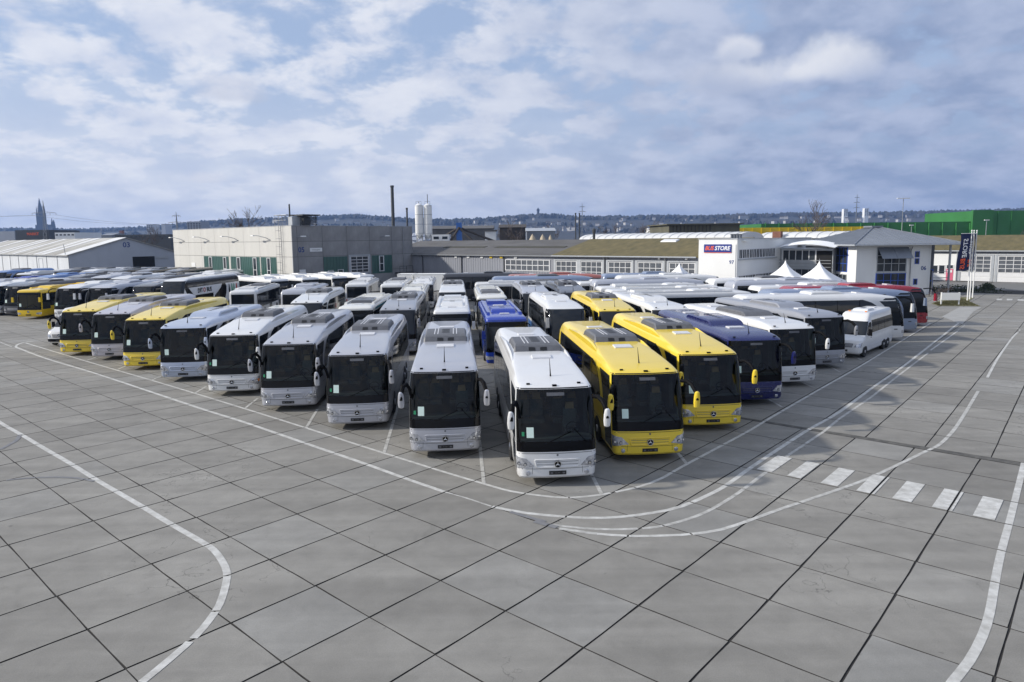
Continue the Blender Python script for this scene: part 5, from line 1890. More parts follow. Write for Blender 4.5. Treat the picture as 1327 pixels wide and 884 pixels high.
# ---- long low hall: dark felt roof on the left, mossy roof on the right
hd = thing('low_hall', 'long low grey shed with a dark felt roof beside the concrete hall', 'building', (6.66, 105.0, 0), ROT)
part('wall', gable_body(MB(), -42, -.05, 0, 20, 5.1, 7.3), BM['greywall'], hd)
Fd = Face(hd, 'y')
Fd.ribs('sheet_wall', -32.8, -10.6, .0, 4.95, 'greywall', .55)
Fd.ribs('sheet_wall', -10.2, -.6, .0, 2.7, 'greywall', .55)
rf = gable_roof('roof', hd, -42, -.35, 0, 20, 7.35, 5.12, 'darkroof', .3, .18)
for a, b, t in ((-29.5, -19.0, .42), (-16.5, -1.5, .42)):
    z0, z1 = 5.12 + 2.23 * t + .19, 5.12 + 2.23 * (t + .10) + .19
    part('roof_strip', MB().hull([(a, t * 10, z0), (b, t * 10, z0), (b, t * 10 + 1, z1), (a, t * 10 + 1, z1)], [(a, t * 10, z0 + .05), (b, t * 10, z0 + .05), (b, t * 10 + 1, z1 + .05), (a, t * 10 + 1, z1 + .05)]), BM['felt2'], rf)
Fd.window('window', -10.1, -1.05, 2.75, 4.42, 8, 2, 'frame', 'pane2', .13, .09)
for a in (-30.2, -20.2, -10.4):
    downpipe(Fd, a, 5.0, 'darksteel', .09)
for a, c in ((-21.6, 'white'), (-18.6, 'white'), (-15.4, 'white'), (-13.3, 'yellow'), (-11.0, 'yellow'), (-7.9, 'white')):
    Fd.part('wall_plate', a - .3, a + .3, 4.62, 5.0, .05, .14, c)
part('gutter', MB().tube([(-42, -.4, 5.05), (-.4, -.4, 5.05)], .09, 6), BM['steel'], hd)
part('ramp_wall', MB().bb(-32, -26, -2.2, -1.9, 0, 1.6), BM['panel'], hd)

hm = thing('workshop_hall', 'workshop hall with a mossy brown roof and five glazed roller gates', 'building', (6.66, 105.0, 0), ROT)
part('wall', gable_body(MB(), .0, 26.5, 0.02, 20, 5.1, 7.25), BM['greywall'], hm)
Fm = Face(hm, 'y', .02)
Fm.ribs('sheet_wall', 0.0, 23.5, 4.72, 5.1, 'greywall', .35)
gable_roof('roof', hm, -.0, 26.3, 0, 20, 7.4, 5.14, 'moss', .42, .17)
for a, b in ((.12, 4.1), (4.75, 8.62), (9.6, 13.5), (14.42, 18.32), (19.27, 23.14)):
    Fm.gate(a + .1, b - .1, 4.3, 4, 5, .55, name='roller_gate')
for a in (9.0, 18.8):
    downpipe(Fm, a, 5.0, 'steel', .1)
part('gutter', MB().tube([(-.4, -.5, 5.08), (23.4, -.5, 5.08)], .10, 6), BM['zinclight'], hm)
for a, c in ((9.55, 'darksteel'), (17.9, 'white'), (21.9, 'white')):
    part('wall_lamp', MB().box(Fm.loc(a, 4.9, .2), (.3, .3, .2), 0, .7), BM[c], hm)
part('skylight', MB().hull([(13.6, 7.6, 7.0), (16.2, 7.6, 7.0), (16.2, 8.8, 7.28), (13.6, 8.8, 7.28)], [(13.7, 7.7, 7.2), (16.1, 7.7, 7.2), (16.1, 8.7, 7.45), (13.7, 8.7, 7.45)]), BM['frame'], hm)
part('flue', MB().tube([(-.2, 10.6, 7.3), (-.2, 10.6, 9.0)], .22, 8).lathe([(.3, 8.6), (.3, 9.1), (.1, 9.3)], 8, (-.2, 10.6, 0)), BM['darksteel'], hm)

# ---- sign tower 97 with its window wing
hs = thing('sign_tower', 'white tower block with the blue and red sign and the number 97', 'building', (6.66, 105.0, 0), ROT)
part('wall', MB().bb(24.0, 29.1, -1.0, 9, 0, 7.42), BM['white'], hs)
Fs = Face(hs, 'y', -1.0)
Fs.part('facade_panel', 24.35, 28.95, 0, 6.75, .004, .08, 'white')
part('parapet_cap', MB().bb(23.92, 29.18, -1.1, 9.05, 7.425, 7.49), BM['zinclight'], hs)
sg_ = Fs.part('sign_board', 24.8, 28.4, 5.78, 6.78, .085, .17, 'navy')
Fs.part('sign_edge', 24.8, 28.4, 5.72, 5.775, .085, .16, 'orange', sg_)
Fs.text('lettering', 'BUS', .72, 'orange', 25.52, 6.27, .18, parent=sg_, shear=.25, bold=.018, sx=.92)
Fs.text('lettering', 'STORE', .72, 'lettw', 27.22, 6.27, .18, parent=sg_, shear=.25, bold=.018, sx=.92)
Fs.text('number', '97', .62, 'num', 28.45, 4.55, .09, bold=.01)
m = MB()
for k in range(4):
    m.bb(26.0 + k * .38, 26.2 + k * .38, 4, 4.4, 7.5, 8.0)
part('roof_vent', m.bb(25.9, 27.5, 3.95, 4.45, 8.0, 8.06), BM['pane2'], hs)
hw_ = thing('office_wing', 'two-storey white office wing with window bands beside the sign tower', 'building', (6.66, 105.0, 0), ROT)
part('wall', MB().bb(24.0, 29.05, 9.05, 26, 0, 7.40).bb(28.0, 29.12, -.9, 9.04, 0, 7.40), BM['white'], hw_)
Fw = Face(hw_, 'x', 29.12)
for k in range(11):
    y = -.5 + k * 1.07
    Fw.window('window', y, y + 1.0, 4.98, 6.12, 2, 1, 'frame', 'pane', .12, .05)
    Fw.window('window', y, y + 1.0, 1.4, 2.85, 2, 1, 'frame', 'pane', .12, .05)
Fw.part('sill_band', -.7, 12, 4.78, 4.92, .004, .12, 'zinclight')
part('parapet_cap', MB().bb(27.9, 29.2, -.9, 26, 7.41, 7.47), BM['zinclight'], hw_)
part('roof_lamp', MB().box((29.3, 1.0, 7.2), (.5, 1.6, .18)), BM['white'], hw_)
gl = part('glazed_link', MB().bb(29.1, 36.0, 13.5, 20, 0, 6.0), BM['zinclight'], hw_)
Fg = Face(hw_, 'y', 13.5)
Fg.window('window', 29.4, 33.8, 4.4, 5.8, 5, 1, 'frame', 'pane', .14, .06)
Fg.window('window', 29.4, 33.8, .3, 3.2, 5, 2, 'steel', 'pane', .12, .06)
Fg.part('dark_bay', 33.9, 35.9, .3, 5.7, .004, .02, 'dark')
for z in (3.5, 4.0, 4.4):
    Fg.part('balcony_bar', 29.2, 36, z, z + .07, .8, .87, 'steel')
rows = []
for k in range(9):
    t = k / 8
    rows.append([(29.3 + 7.4 * t, 11.6, 6.15 + .45 * math.sin(t * math.pi)), (29.3 + 7.4 * t, 14.6, 6.55 + .55 * math.sin(t * math.pi))])
aw = MB().grid(rows).grid([[(x, y, z - .06) for x, y, z in r] for r in rows])
part('awning', aw, BM['membrane'], hw_)

# ---- office 06: hipped roof, blue windows
ho = thing('hipped_office', 'white office house with a low hipped grey roof, blue windows and the number 06', 'building', (43.9, 87.7, 0), R(4))
part('wall', MB().bb(0, 9.55, 0, 13.2, 0, 6.45), BM['white'], ho)
part('entrance_core', MB().bb(9.56, 12.2, 2.6, 13.2, 0, 6.45), BM['pane2'], ho)
ap = (5.6, 5.8, 8.75)
x0, x1, y0, y1 = -1.0, 13.6, -1.1, 14.4
zc_ = 6.42
cs = [(x0, y0, zc_), (x1, y0, zc_), (x1, y1, zc_), (x0, y1, zc_)]
a2 = (6.3, 5.8, 8.75)
rm_ = MB()
rm_.add(cs + [(c[0], c[1], c[2] + .14) for c in cs] + [ap, a2, (6.3, 7.2, 8.75), (5.6, 7.2, 8.75)],
        [(3, 2, 1, 0), (0, 1, 5, 4), (1, 2, 6, 5), (2, 3, 7, 6), (3, 0, 4, 7), (4, 5, 9, 8), (5, 6, 10, 9), (6, 7, 11, 10), (7, 4, 8, 11), (8, 9, 10, 11)])
rf = part('roof', rm_, BM['metal'], ho)
q = MB()
for k in range(1, 22):          # standing seams on the two slopes in view
    t = k / 22
    x = lerp(x0, x1, t)
    s_ = min(1, (x - x0) / (ap[0] - x0)) if x < ap[0] else min(1, (x1 - x) / (x1 - a2[0]))
    if s_ > .04:
        q.tube([(x, y0, zc_ + .16), (x, lerp(y0, ap[1], s_), lerp(zc_ + .14, ap[2], s_) + .02)], .035, 4)
    y = lerp(y0, y1, t)
    s_ = min(1, (y - y0) / (ap[1] - y0)) if y < ap[1] else min(1, (y1 - y) / (y1 - 7.2))
    if s_ > .04:
        q.tube([(x0, y, zc_ + .16), (lerp(x0, ap[0], s_), y, lerp(zc_ + .14, ap[2], s_) + .02)], .035, 4)
o = part('roof_seam', q, BM['metal'], rf)
o['kind'] = 'stuff'
part('hip_cap', MB().tube([(x0, y0, zc_ + .16), (ap[0], ap[1], ap[2] + .03)], .08, 6).tube([(x1, y0, zc_ + .16), (a2[0], a2[1], a2[2] + .03)], .08, 6), BM['metal'], rf)
part('ridge_hood', MB().bb(5.2, 6.8, 5.5, 7.5, 8.72, 8.95), BM['metal'], rf)
part('gutter', MB().tube([(x0, y1, zc_), (x0, y0 - .06, zc_ + .02), (x1, y0 - .06, zc_ + .02)], .09, 6), BM['zinclight'], rf)
Fo, Fx = Face(ho, 'y'), Face(ho, 'x', 0)
Fo.window('window', 2.7, 6.6, 3.05, 6.1, 4, 3, 'zinclight', 'pane', .1, .07)
Fo.window('window', 2.7, 6.6, 1.0, 2.8, 4, 2, 'blueframe', 'pane', .1, .07)
Fo.part('lintel_band', 2.6, 6.7, 2.84, 2.98, .004, .1, 'zinclight')
for a, b, t in ((2.72, 4.68, 0), (4.72, 6.8, 0)):
    bl = MB().hull([(a, -.08, 6.1), (b, -.08, 6.1), (b + .12, -1.0, 4.72), (a + .12, -1.0, 4.72)], [(a, -.11, 6.13), (b, -.11, 6.13), (b + .12, -1.04, 4.74), (a + .12, -1.04, 4.74)])
    part('sun_blind', bl, BM['metal'], ho)
for z0, z1, a, b in ((4.85, 5.55, 7.78, 8.3), (4.0, 4.65, 7.8, 8.3), (1.35, 2.05, 7.75, 8.2)):
    Fo.window('small_window', a, b, z0, z1, 1, 1, 'blueframe', 'pane', .08, .05)
Fo.text('number', '06', .72, 'num', 9.0, 3.4, bold=.015)
downpipe(Fo, 7.15, 6.2, 'steel', .06)


class FaceL(Face):
    """a wall facing -x"""

    def bb(s, m, s0, s1, z0, z1, d0, d1):
        return m.bb(s.v - d1, s.v - d0, s0, s1, z0, z1)

    def loc(s, a, z, d):
        return (s.v - d, a, z)


FL = FaceL(ho, 'l', 0)
FL.window('window', 2.05, 4.85, 3.0, 6.1, 3, 3, 'blueframe', 'pane', .1, .07)
FL.window('window', 2.05, 4.85, .9, 2.6, 3, 2, 'zinclight', 'pane', .1, .07)
for a in (7.1, 7.9, 9.6, 10.5):
    FL.window('small_window', a, a + .5, 4.6, 5.25, 1, 1, 'blueframe', 'pane', .08, .05)
downpipe(FL, 6.4, 6.2, 'steel', .06)
Fe = Face(ho, 'y', 2.6)
Fe.window('entrance_glazing', 9.9, 12.1, .1, 3.1, 3, 2, 'blueframe', 'pane', .1, .06)
part('column', MB().tube([(12.6, .2, 0), (12.6, .2, 6.4)], .14, 10), BM['zinclight'], ho)
part('bay_post', MB().bb(9.62, 10.2, .4, 1.0, 0, 6.4), BM['white'], ho)
part('porch_frame', MB().tube([(9.8, -.6, 0), (9.8, -.6, 3.0), (12.0, -.6, 3.0), (12.0, -.6, 0)], .06, 6).tube([(9.8, -.6, 2.2), (12, -.6, 2.2)], .04, 6), BM['steel'], ho)

# ---- workshop at the far right
hr = thing('gate_hall', 'low white hall with a mossy brown roof and big panelled gates at the right edge', 'building', (74.3, 113.9, 0), ROT)
part('wall', gable_body(MB(), -14, 42, 0, 19, 4.95, 7.2), BM['white'], hr)
FR = Face(hr, 'y')
FR.ribs('sheet_wall', -13.5, 41.5, 4.45, 4.95, 'greywall', .35)
gable_roof('roof', hr, -14, 42, 0, 19, 7.3, 5.0, 'moss', .4, .17)
for k in range(7):
    FR.gate(.1 + k * 5.0, 4.1 + k * 5.0, 4.1, 4, 4, 1.5, name='panelled_gate')
downpipe(FR, -.55, 4.9, 'zinclight', .1)
part('gutter', MB().tube([(-14, -.45, 4.92), (42, -.45, 4.92)], .1, 6), BM['zinclight'], hr)
FR.window('window', -4.2, -3.2, 1.2, 2.5, 1, 1, 'frame', 'pane', .1, .06)
FR.window('window', -3.1, -2.2, 1.1, 2.55, 1, 1, 'frame', 'pane', .1, .06)
FR.window('window', -2.0, -1.0, 2.0, 2.6, 1, 1, 'frame', 'pane', .1, .06)
ps = FR.part('poster_door', -2.0, -1.0, .05, 1.95, .004, .05, 'pink')
FR.part('poster_plate', -1.85, -1.15, 1.35, 1.75, .052, .07, 'white', ps)
FR.text('gate_print', 'FREI', .45, 'lettw', 7.6, 1.15, .05)


# ------------------------------------------------------------------ yard furniture
def tent(x, y, rz, hgt, w, label):
    t = thing('pagoda_tent', label, 'tent', (x, y, 0), rz, 'white pointed tents before the offices')
    rows = []
    n = 32
    for k in range(11):
        q = k / 10
        hw = w / 2 * (1 - q) ** 1.55 + .03
        z = lerp(2.2, hgt, q)
        ring_ = []
        for j in range(n):
            a = 2 * math.pi * j / n
            c, s_ = math.cos(a), math.sin(a)
            f = 1 / max(abs(c), abs(s_))
            f = lerp(f, 1.0, q * .5)
            ring_.append((hw * c * f, hw * s_ * f, z))
        rows.append(ring_)
    part('canopy', MB().grid(rows, True), BM['membrane'], t, 50)
    part('valance', MB().bb(-w / 2, w / 2, -w / 2, -w / 2 + .03, 1.95, 2.19).bb(-w / 2, w / 2, w / 2 - .03, w / 2, 1.95, 2.19).bb(-w / 2, -w / 2 + .03, -w / 2 + .03, w / 2 - .03, 1.95, 2.19).bb(w / 2 - .03, w / 2, -w / 2 + .03, w / 2 - .03, 1.95, 2.19), BM['membrane'], t)
    for sx in (-1, 1):
        for sy in (-1, 1):
            part('post', MB().bb(sx * (w / 2 - .12) - .05, sx * (w / 2 - .12) + .05, sy * (w / 2 - .12) - .05, sy * (w / 2 - .12) + .05, 0, 2.2), BM['steel'], t)
    part('finial', MB().tube([(0, 0, hgt - .05), (0, 0, hgt + .25)], .03, 6), BM['steel'], t)
    return t


tent(20.6, 84.5, ROT, 4.55, 5.0, 'white pointed tent at the foot of the mossy workshop hall')
tent(33.4, 84.0, ROT, 4.75, 5.0, 'white pointed tent nearer to the sign tower')
tent(37.1, 83.0, ROT, 4.70, 5.0, 'white pointed tent nearer to the hipped office')

for k, (x, y) in enumerate(((52.9, 79.5), (54.3, 81.2), (55.7, 82.8))):
    lb = ('flagpole with the banner nearest to the lane, lettering facing the yard', 'middle flagpole with a navy banner', 'farthest flagpole with a navy banner seen edge on')[k]
    t = thing('flagpole', lb, 'flagpole', (x, y, 0), 0, 'three flagpoles beside the lane')
    part('pole', MB().tube([(0, 0, 0), (0, 0, 8.0)], [.07, .05], 8), BM['white'], t)
    part('pole_cap', MB().lathe([(.03, 8.0), (.08, 8.05), (.08, 8.12), (.02, 8.18)], 8), BM['white'], t)
    part('banner_arm', MB().tube([(0, 0, 7.78), (-1.3 if k == 0 else -.75, -.2, 7.76)], .03, 6), BM['white'], t)
    w = (1.3, .8, .3)[k]
    rows = []
    for i in range(13):
        z = 7.74 - i * .355
        rows.append([(-.06 - w * q - (.36 * (i / 12) ** 1.3 if k == 0 else .1 * i / 12), -.2 * q + .14 * math.sin(i * .55 + q * 3.0) * q - .05 * q * i / 12, z - .04 * q * math.sin(i)) for q in (0, .2, .4, .6, .8, 1)])
    b = part('banner', MB().grid(rows).grid([[(x_, y_ + .012, z_) for x_, y_, z_ in r] for r in rows]), BM['banner'], t)
    if k < 2:
        for s_, c, z in (('STORE', 'lettw', 6.15), ('BUS', 'orange', 4.35)):
            o = letters('lettering', s_, .72 if k == 0 else .5, BM[c], b, (-.06 - w * (.48 if k == 0 else .55) - (.30 if s_ == 'BUS' and k == 0 else .10 if k == 0 else 0), -.26, z), (R(90), R(-87), 0), mirror=True, shear=.2, bold=.012)
t = thing('notice_board', 'white notice board on two posts at the edge of the dry grass', 'sign', (48.0, 74.9, 0), R(-8))
part('board', MB().bb(-.95, .95, -.05, .05, .55, 1.35), BM['white'], t)
for x in (-.9, .9):
    part('post', MB().bb(x - .06, x + .06, .055, .15, 0, 1.4), BM['white'], t)
link('grass_verge', MB().add([(46.2, 74.2, .03), (50.3, 73.4, .03), (52.6, 78.8, .03), (56.4, 83.5, .03), (54.6, 84.8, .03), (47.2, 77.0, .03)], [(0, 1, 2, 3, 4, 5)]).mesh('grass_verge', [MT['grass']]), kind='structure')
gr = MB()
for k in range(2600):
    a, b = rng.random(), rng.random()
    p = Vector((46.4, 74.4)).lerp(Vector((50.2, 73.6)), a).lerp(Vector((47.4, 76.9)).lerp(Vector((54, 82)), a), b)
    h_ = rng.uniform(.05, .16)
    d = rng.uniform(-.08, .08)
    gr.add([(p.x - .02, p.y, .03), (p.x + .02, p.y, .03), (p.x + d, p.y + d, .03 + h_)], [(0, 1, 2)])
link('grass', gr.mesh('grass', [MT['grass']], fix=False), kind='stuff')
link('side_lane', MB().add([(53.5, 66.0, -.02), (63, 62, -.02), (105, 112, -.02), (84, 118, -.02), (60, 90, -.02)], [(0, 1, 2, 3, 4)]).mesh('side_lane', [pbr('lane_concrete', (0.16, 0.158, 0.15), .9, var=.15, scale=.4)]), kind='structure')


def bare_tree(name, x, y, z, h, spread, seed, label, cat='tree', mat='twig', group=None, depth=4, trunk=.12, n0=5, first=.3, minr=.012):
    """trunk, forking limbs and fine twigs, without leaves"""
    r = random.Random(seed)
    t = thing(name, label, cat, (x, y, z), 0, group)
    tr, cr_ = MB(), MB()

    def grow(p, d, L_, rad, lev):
        pts, rs = [p], [rad]
        q, dd = p, d
        for k in range(3):
            dd = (dd + Vector((r.gauss(0, .13), r.gauss(0, .13), r.gauss(.04, .08)))).normalized()
            q = q + dd * L_ / 3
            pts.append(q)
            rs.append(max(minr, rad * (1 - .22 * (k + 1))))
        (tr if lev == 0 else cr_).tube(pts, rs, 6 if lev < 2 else 3, False)
        if lev >= depth:
            return
        for k in range(r.randint(3, n0)):
            i = r.choice((1, 2, 3, 3))
            nd = (dd + Vector((r.gauss(0, spread), r.gauss(0, spread), r.gauss(.15, .3)))).normalized()
            grow(pts[i], nd, L_ * r.uniform(.55, .82), rs[i] * .6, lev + 1)
    grow(Vector((0, 0, 0)), Vector((0, 0, 1)), h * first, trunk, 0)
    part('trunk', tr, BM['bark'], t)
    part('crown', cr_, BM[mat], t)
    return t


bare_tree('bare_tree', 47.6, 76.6, 0, 3.6, .75, 3, 'small bare tree beside the notice board before the hipped office', trunk=.06)
bare_tree('bare_shrub', 41.2, 84.6, 0, 3.6, .6, 5, 'bare shrub at the corner of the hipped office', 'shrub', trunk=.06, first=.24)
bare_tree('bare_shrub', 31.8, 92.0, 0, 4.6, .6, 6, 'bare shrub beside the office wing behind the pointed tents', 'shrub', trunk=.06, first=.24)


def leafy_bush(x, y, rx, ry, h, seed, label, mat='leaf'):
    r = random.Random(seed)
    t = thing('hedge', label, 'shrub', (x, y, 0), R(-41))
    m = MB()
    for k in range(900):
        a, b, c = r.gauss(0, .45), r.gauss(0, .45), abs(r.gauss(.4, .35))
        if a * a + b * b > 1 or c > 1:
            continue
        p = Vector((a * rx, b * ry, c * h * (1 - .4 * (a * a + b * b))))
        u_ = Vector((r.gauss(0, 1), r.gauss(0, 1), r.gauss(0, 1))).normalized() * .12
        w_ = u_.orthogonal().normalized() * .07
        m.add([p - u_, p + w_, p + u_, p - w_], [(0, 1, 2, 3)])
    part('foliage', m, BM[mat], t)
    part('stems', MB().tube([(-rx * .5, 0, 0), (-rx * .4, 0, h * .6)], .03, 5).tube([(rx * .4, 0, 0), (rx * .5, 0, h * .6)], .03, 5).tube([(0, 0, 0), (0, .1, h * .7)], .03, 5), BM['bark'], t)


leafy_bush(60.5, 92.0, 5.5, .9, 1.0, 4, 'low dark hedge along the verge behind the flagpoles')
leafy_bush(66.0, 95.2, .9, .9, 1.0, 8, 'round clipped grey bush at the end of the low hedge', 'leaf')
# white site containers at the foot of the low hall
for k, (x, y, w, lb) in enumerate(((-16.2, 104.5, 2.4, 'narrow white container at the foot of the concrete hall'), (-12.2, 103.6, 5.0, 'wide white container at the foot of the dark-roofed low hall'))):
    t = thing('site_container', lb, 'container', (x, y, 0), R(-8), 'white containers before the low hall')
    part('body', MB().bb(-w / 2, w / 2, 0, 2.4, .15, 2.55), BM['white'], t)
    part('roof', MB().bb(-w / 2 - .03, w / 2 + .03, -.03, 2.43, 2.555, 2.63), BM['white'], t)
    part('skid', MB().bb(-w / 2, w / 2, .1, .3, 0, .145).bb(-w / 2, w / 2, 2.0, 2.2, 0, .145), BM['darksteel'], t)
    part('door', MB().bb(-w / 2 + .3, -w / 2 + 1.2, -.04, -.003, .2, 2.3), BM['white'], t)


def lamp_post(x, y, h, label, arm=1.0):
    t = thing('lamp_post', label, 'lamp post', (x, y, 0), 0, 'lamp posts in the distance')
    part('pole', MB().tube([(0, 0, 0), (0, 0, h)], [.12, .07], 6), BM['steel'], t)
    part('lamp_head', MB().bb(-arm, arm, -.15, .15, h, h + .2), BM['white'], t)


lamp_post(97.0, 172.0, 16.5, 'tall lamp mast behind the hipped office roof', 1.6)
lamp_post(120.0, 175.0, 11.0, 'lamp post before the green hall, above the flagpoles', .6)
lamp_post(128.0, 172.0, 11.5, 'lamp post before the green hall, right of the flagpoles', .6)
lamp_post(104.0, 180.0, 10.0, 'lamp post before the green hall, right of the tall mast', .5)


# ------------------------------------------------------------------ industry behind the halls
def at(px, Y):
    return (px - 663.5) / 891.0 * Y


def barrel(name, label, x0, x1, y0, y1, ze, zr, rz=ROT, o=(6.66, 105.0)):
    t = thing(name, label, 'building', (*o, 0), rz)
    part('wall', MB().bb(x0, x1, y0, y1, 0, ze), BM['zinclight'], t)
    rows = []
    for k in range(11):
        a = math.pi * k / 10
        rows.append((lerp(y0 - .3, y1 + .3, (1 - math.cos(a)) / 2), ze + (zr - ze) * math.sin(a)))
    part('vaulted_roof', MB().hull([(x0, y, z) for y, z in rows], [(x1, y, z) for y, z in rows]), BM['asblight'], t)
    q = MB()
    n = int((x1 - x0) / 1.6)
    for k in range(n):
        x = x0 + (k + .5) * (x1 - x0) / n
        q.tube([(x, y, z + .02) for y, z in rows[:7]], .05, 4)
    s_ = part('roof_rib', q, BM['zinclight'], t)
    s_['kind'] = 'stuff'
    return t


barrel('vaulted_hall', 'long white vaulted roof rising behind the mossy workshop roof', -13.4, 18.1, 25, 35, 7.45, 8.5)
t = barrel('vaulted_hall', 'white vaulted roof behind the office wing', 16.9, 31.2, 36, 46, 7.3, 8.4)
part('brick_chimney', MB().bb(19.6, 21.0, 35.2, 36.2, 7.0, 8.5), BM['brick'], t)


def block(name, label, px0, px1, Y, z1, depth, mat, z0=0.0, roof=None, cat='building', rz=0.0, win=None):
    """a plain building set back at distance Y"""
    xa, xb = at(px0, Y), at(px1, Y)
    t = thing(name, label, cat, ((xa + xb) / 2, Y, 0), rz)
    w = xb - xa
    part('wall', MB().bb(-w / 2, w / 2, 0, depth, z0, z1), BM[mat], t)
    if roof == 'flat':
        part('roof', MB().bb(-w / 2 - .4, w / 2 + .4, -.4, depth + .4, z1 + .01, z1 + .5), BM['darkroof'], t)
    elif roof:
        part('roof', MB().hull([(-w / 2 - .4, -.5, z1 + .01), (w / 2 + .4, -.5, z1 + .01), (w / 2 + .4, depth + .4, z1 + .01), (-w / 2 - .4, depth + .4, z1 + .01)],
                               [(-w / 2 - .4, depth * .45, z1 + depth * .07), (w / 2 + .4, depth * .45, z1 + depth * .07), (w / 2 + .4, depth * .55, z1 + depth * .07), (-w / 2 - .4, depth * .55, z1 + depth * .07)]), BM[roof], t)
    if win:
        cols, rows, a, b = win
        for c in range(cols):
            for r_ in range(rows):
                x = -w / 2 + (c + .5) * w / cols
                z = lerp(a, b, (r_ + .5) / rows)
                part('window', MB().bb(x - w / cols * .3, x + w / cols * .3, -.08, -.005, z - (b - a) / rows * .3, z + (b - a) / rows * .3), BM['pane'], t)
    return t


def zat(py, Y, px=663):
    return CAM_H + (309.5 - .0113 * (px - 663) - py) / 891.0 * Y


# green and yellow halls on the right
gh = thing('green_hall', 'long dark green hall on the right, with a taller block at its right end', 'building', (0, 0, 0))
m = MB().bb(at(985, 330), at(1258, 330), 330, 370, 0, zat(288.5, 330, 1150)).bb(at(1257.5, 330), at(1420, 330), 329.5, 369, 0, zat(273.5, 330, 1300))
part('wall', m, BM['green'], gh)
for k in range(24):
    px = 990 + k * 17.5
    part('cladding_joint', MB().bb(at(px, 330) - .12, at(px, 330) + .12, 329.2, 329.98 if px < 1257 else 329.48, 0, zat(289 if px < 1257 else 274, 330, px)), BM['green'], gh)
part('tower_face', MB().bb(at(1256.5, 328), at(1283, 328), 328, 329.4, 0, zat(272.8, 328, 1270)), BM['green'], gh)
yh = block('yellow_hall', 'bright yellow low hall before the green one', 957, 1117, 262, zat(294.6, 262, 1040), 30, 'yellow')
for k in range(14):
    part('cladding_joint', MB().bb(-22 + k * 3.4, -21.7 + k * 3.4, -.15, -.003, 0, zat(295, 262, 1040)), BM['yellow'], yh)
oh = block('olive_shed', 'olive brown open shed behind the sign tower', 866, 958, 215, zat(291.5, 215, 910), 25, 'olive', rz=R(2))
for k in range(12):
    part('post', MB().bb(-11 + k * 1.15, -10.8 + k * 1.15, -.25, -.01, 0, zat(292.5, 215, 890)), BM['brown'], oh)
part('roof', MB().bb(-12, 12, -1.2, 26, zat(291.3, 215, 910), zat(290, 215, 910)), BM['olive'], oh)

# silos
for px, lb in ((546.0, 'left one of the two tall white silos'), (557.2, 'right one of the two tall white silos, with a mast')):
    Y = 240
    t = thing('silo', lb, 'silo', (at(px, Y), Y, 0), 0, 'pair of white silos')
    z0, z1 = zat(303.5, Y, px), zat(266.5, Y, px)
    part('tank', MB().lathe([(.5, z0 - 1.6), (1.42, z0), (1.42, z1 - .3), (1.1, z1), (.3, z1 + .5)], 20), BM['white'], t)
    for z in (z0 + .2, lerp(z0, z1, .33), lerp(z0, z1, .66), z1 - .4):
        part('hoop', MB().lathe([(1.44, z), (1.47, z + .05), (1.47, z + .15), (1.44, z + .2)], 20), BM['zinclight'], t)
    for k in range(4):
        a = math.pi / 4 + k * math.pi / 2
        part('leg', MB().tube([(1.3 * math.cos(a), 1.3 * math.sin(a), 0), (1.3 * math.cos(a), 1.3 * math.sin(a), z0 + .3)], .12, 5), BM['steel'], t)
    part('brace', MB().tube([(-.95, -.95, z0 - 3), (.95, -.95, z0 - .2)], .07, 4).tube([(.95, -.95, z0 - 3), (-.95, -.95, z0 - .2)], .07, 4), BM['steel'], t)
    part('roof_rail', MB().tube([(-.9, -.6, z1 + .2), (-.9, -.6, z1 + 1.2), (.9, -.6, z1 + 1.2), (.9, -.6, z1 + .2)], .05, 4).tube([(0, 0, z1), (0, 0, z1 + (3.6 if px > 550 else 1.0))], .12, 5), BM['darksteel'], t)
for px, py, Y, r_, lb in ((512.5, 244.5, 190, .42, 'tall dark chimney behind the concrete hall'), (530.5, 272.5, 200, .26, 'short dark chimney between the tall one and the silos'),
                         (746.5, 278, 330, .32, 'left of two thin dark chimneys in the middle distance'), (751.5, 278, 330, .32, 'right of two thin dark chimneys in the middle distance')):
    t = thing('chimney', lb, 'chimney', (at(px, Y), Y, 0))
    z1 = zat(py, Y, px)
    part('stack', MB().tube([(0, 0, 0), (0, 0, z1)], [r_ * 1.15, r_], 10), BM['darksteel'], t)
    part('cap', MB().lathe([(r_, z1), (r_ * 1.25, z1 + .05), (r_ * 1.25, z1 + .5), (r_, z1 + .55)], 10), BM['darksteel'], t)
block('pump_house', 'small white house with two dark doors under the silos', 561.5, 584, 225, zat(304.0, 225, 572), 6, 'white', win=(2, 1, zat(311, 225, 572), zat(305.5, 225, 572)))
block('dark_shed', 'long dark shed behind the sand conveyors', 560, 640, 300, zat(296.5, 300, 600), 20, 'darkroof', roof='darkroof')
t = thing('conveyor', 'sloping sand conveyors on a blue steel tower', 'conveyor', (at(597, 230), 230, 0))
z1 = zat(289, 230, 597)
part('tower', MB().bb(-.9, .9, -.9, .9, 0, z1), BM['blue'], t)
for dx, dz, y in ((-8.5, -6.5, -1), (-3.5, -7, -2.5), (4.5, -6, -2), (13.5, -7, .5)):
    part('belt', MB().tube([(0, y * .3, z1 - 1.6), (dx, y, z1 + dz)], .42, 6), BM['brown'], t)
block('white_plant', 'white cube-shaped plant building before the brown timber shed', 630, 644, 235, zat(300, 235, 637), 6, 'white', roof='flat')
block('timber_shed', 'tall brown timber shed in the middle distance', 649, 682, 250, zat(295.0, 250, 665), 18, 'brown', roof='brown')
block('grey_gabled_shed', 'grey shed with a pale roof edge beside the sand heaps', 684, 720, 270, zat(299.5, 270, 700), 18, 'metal', roof='zinclight')
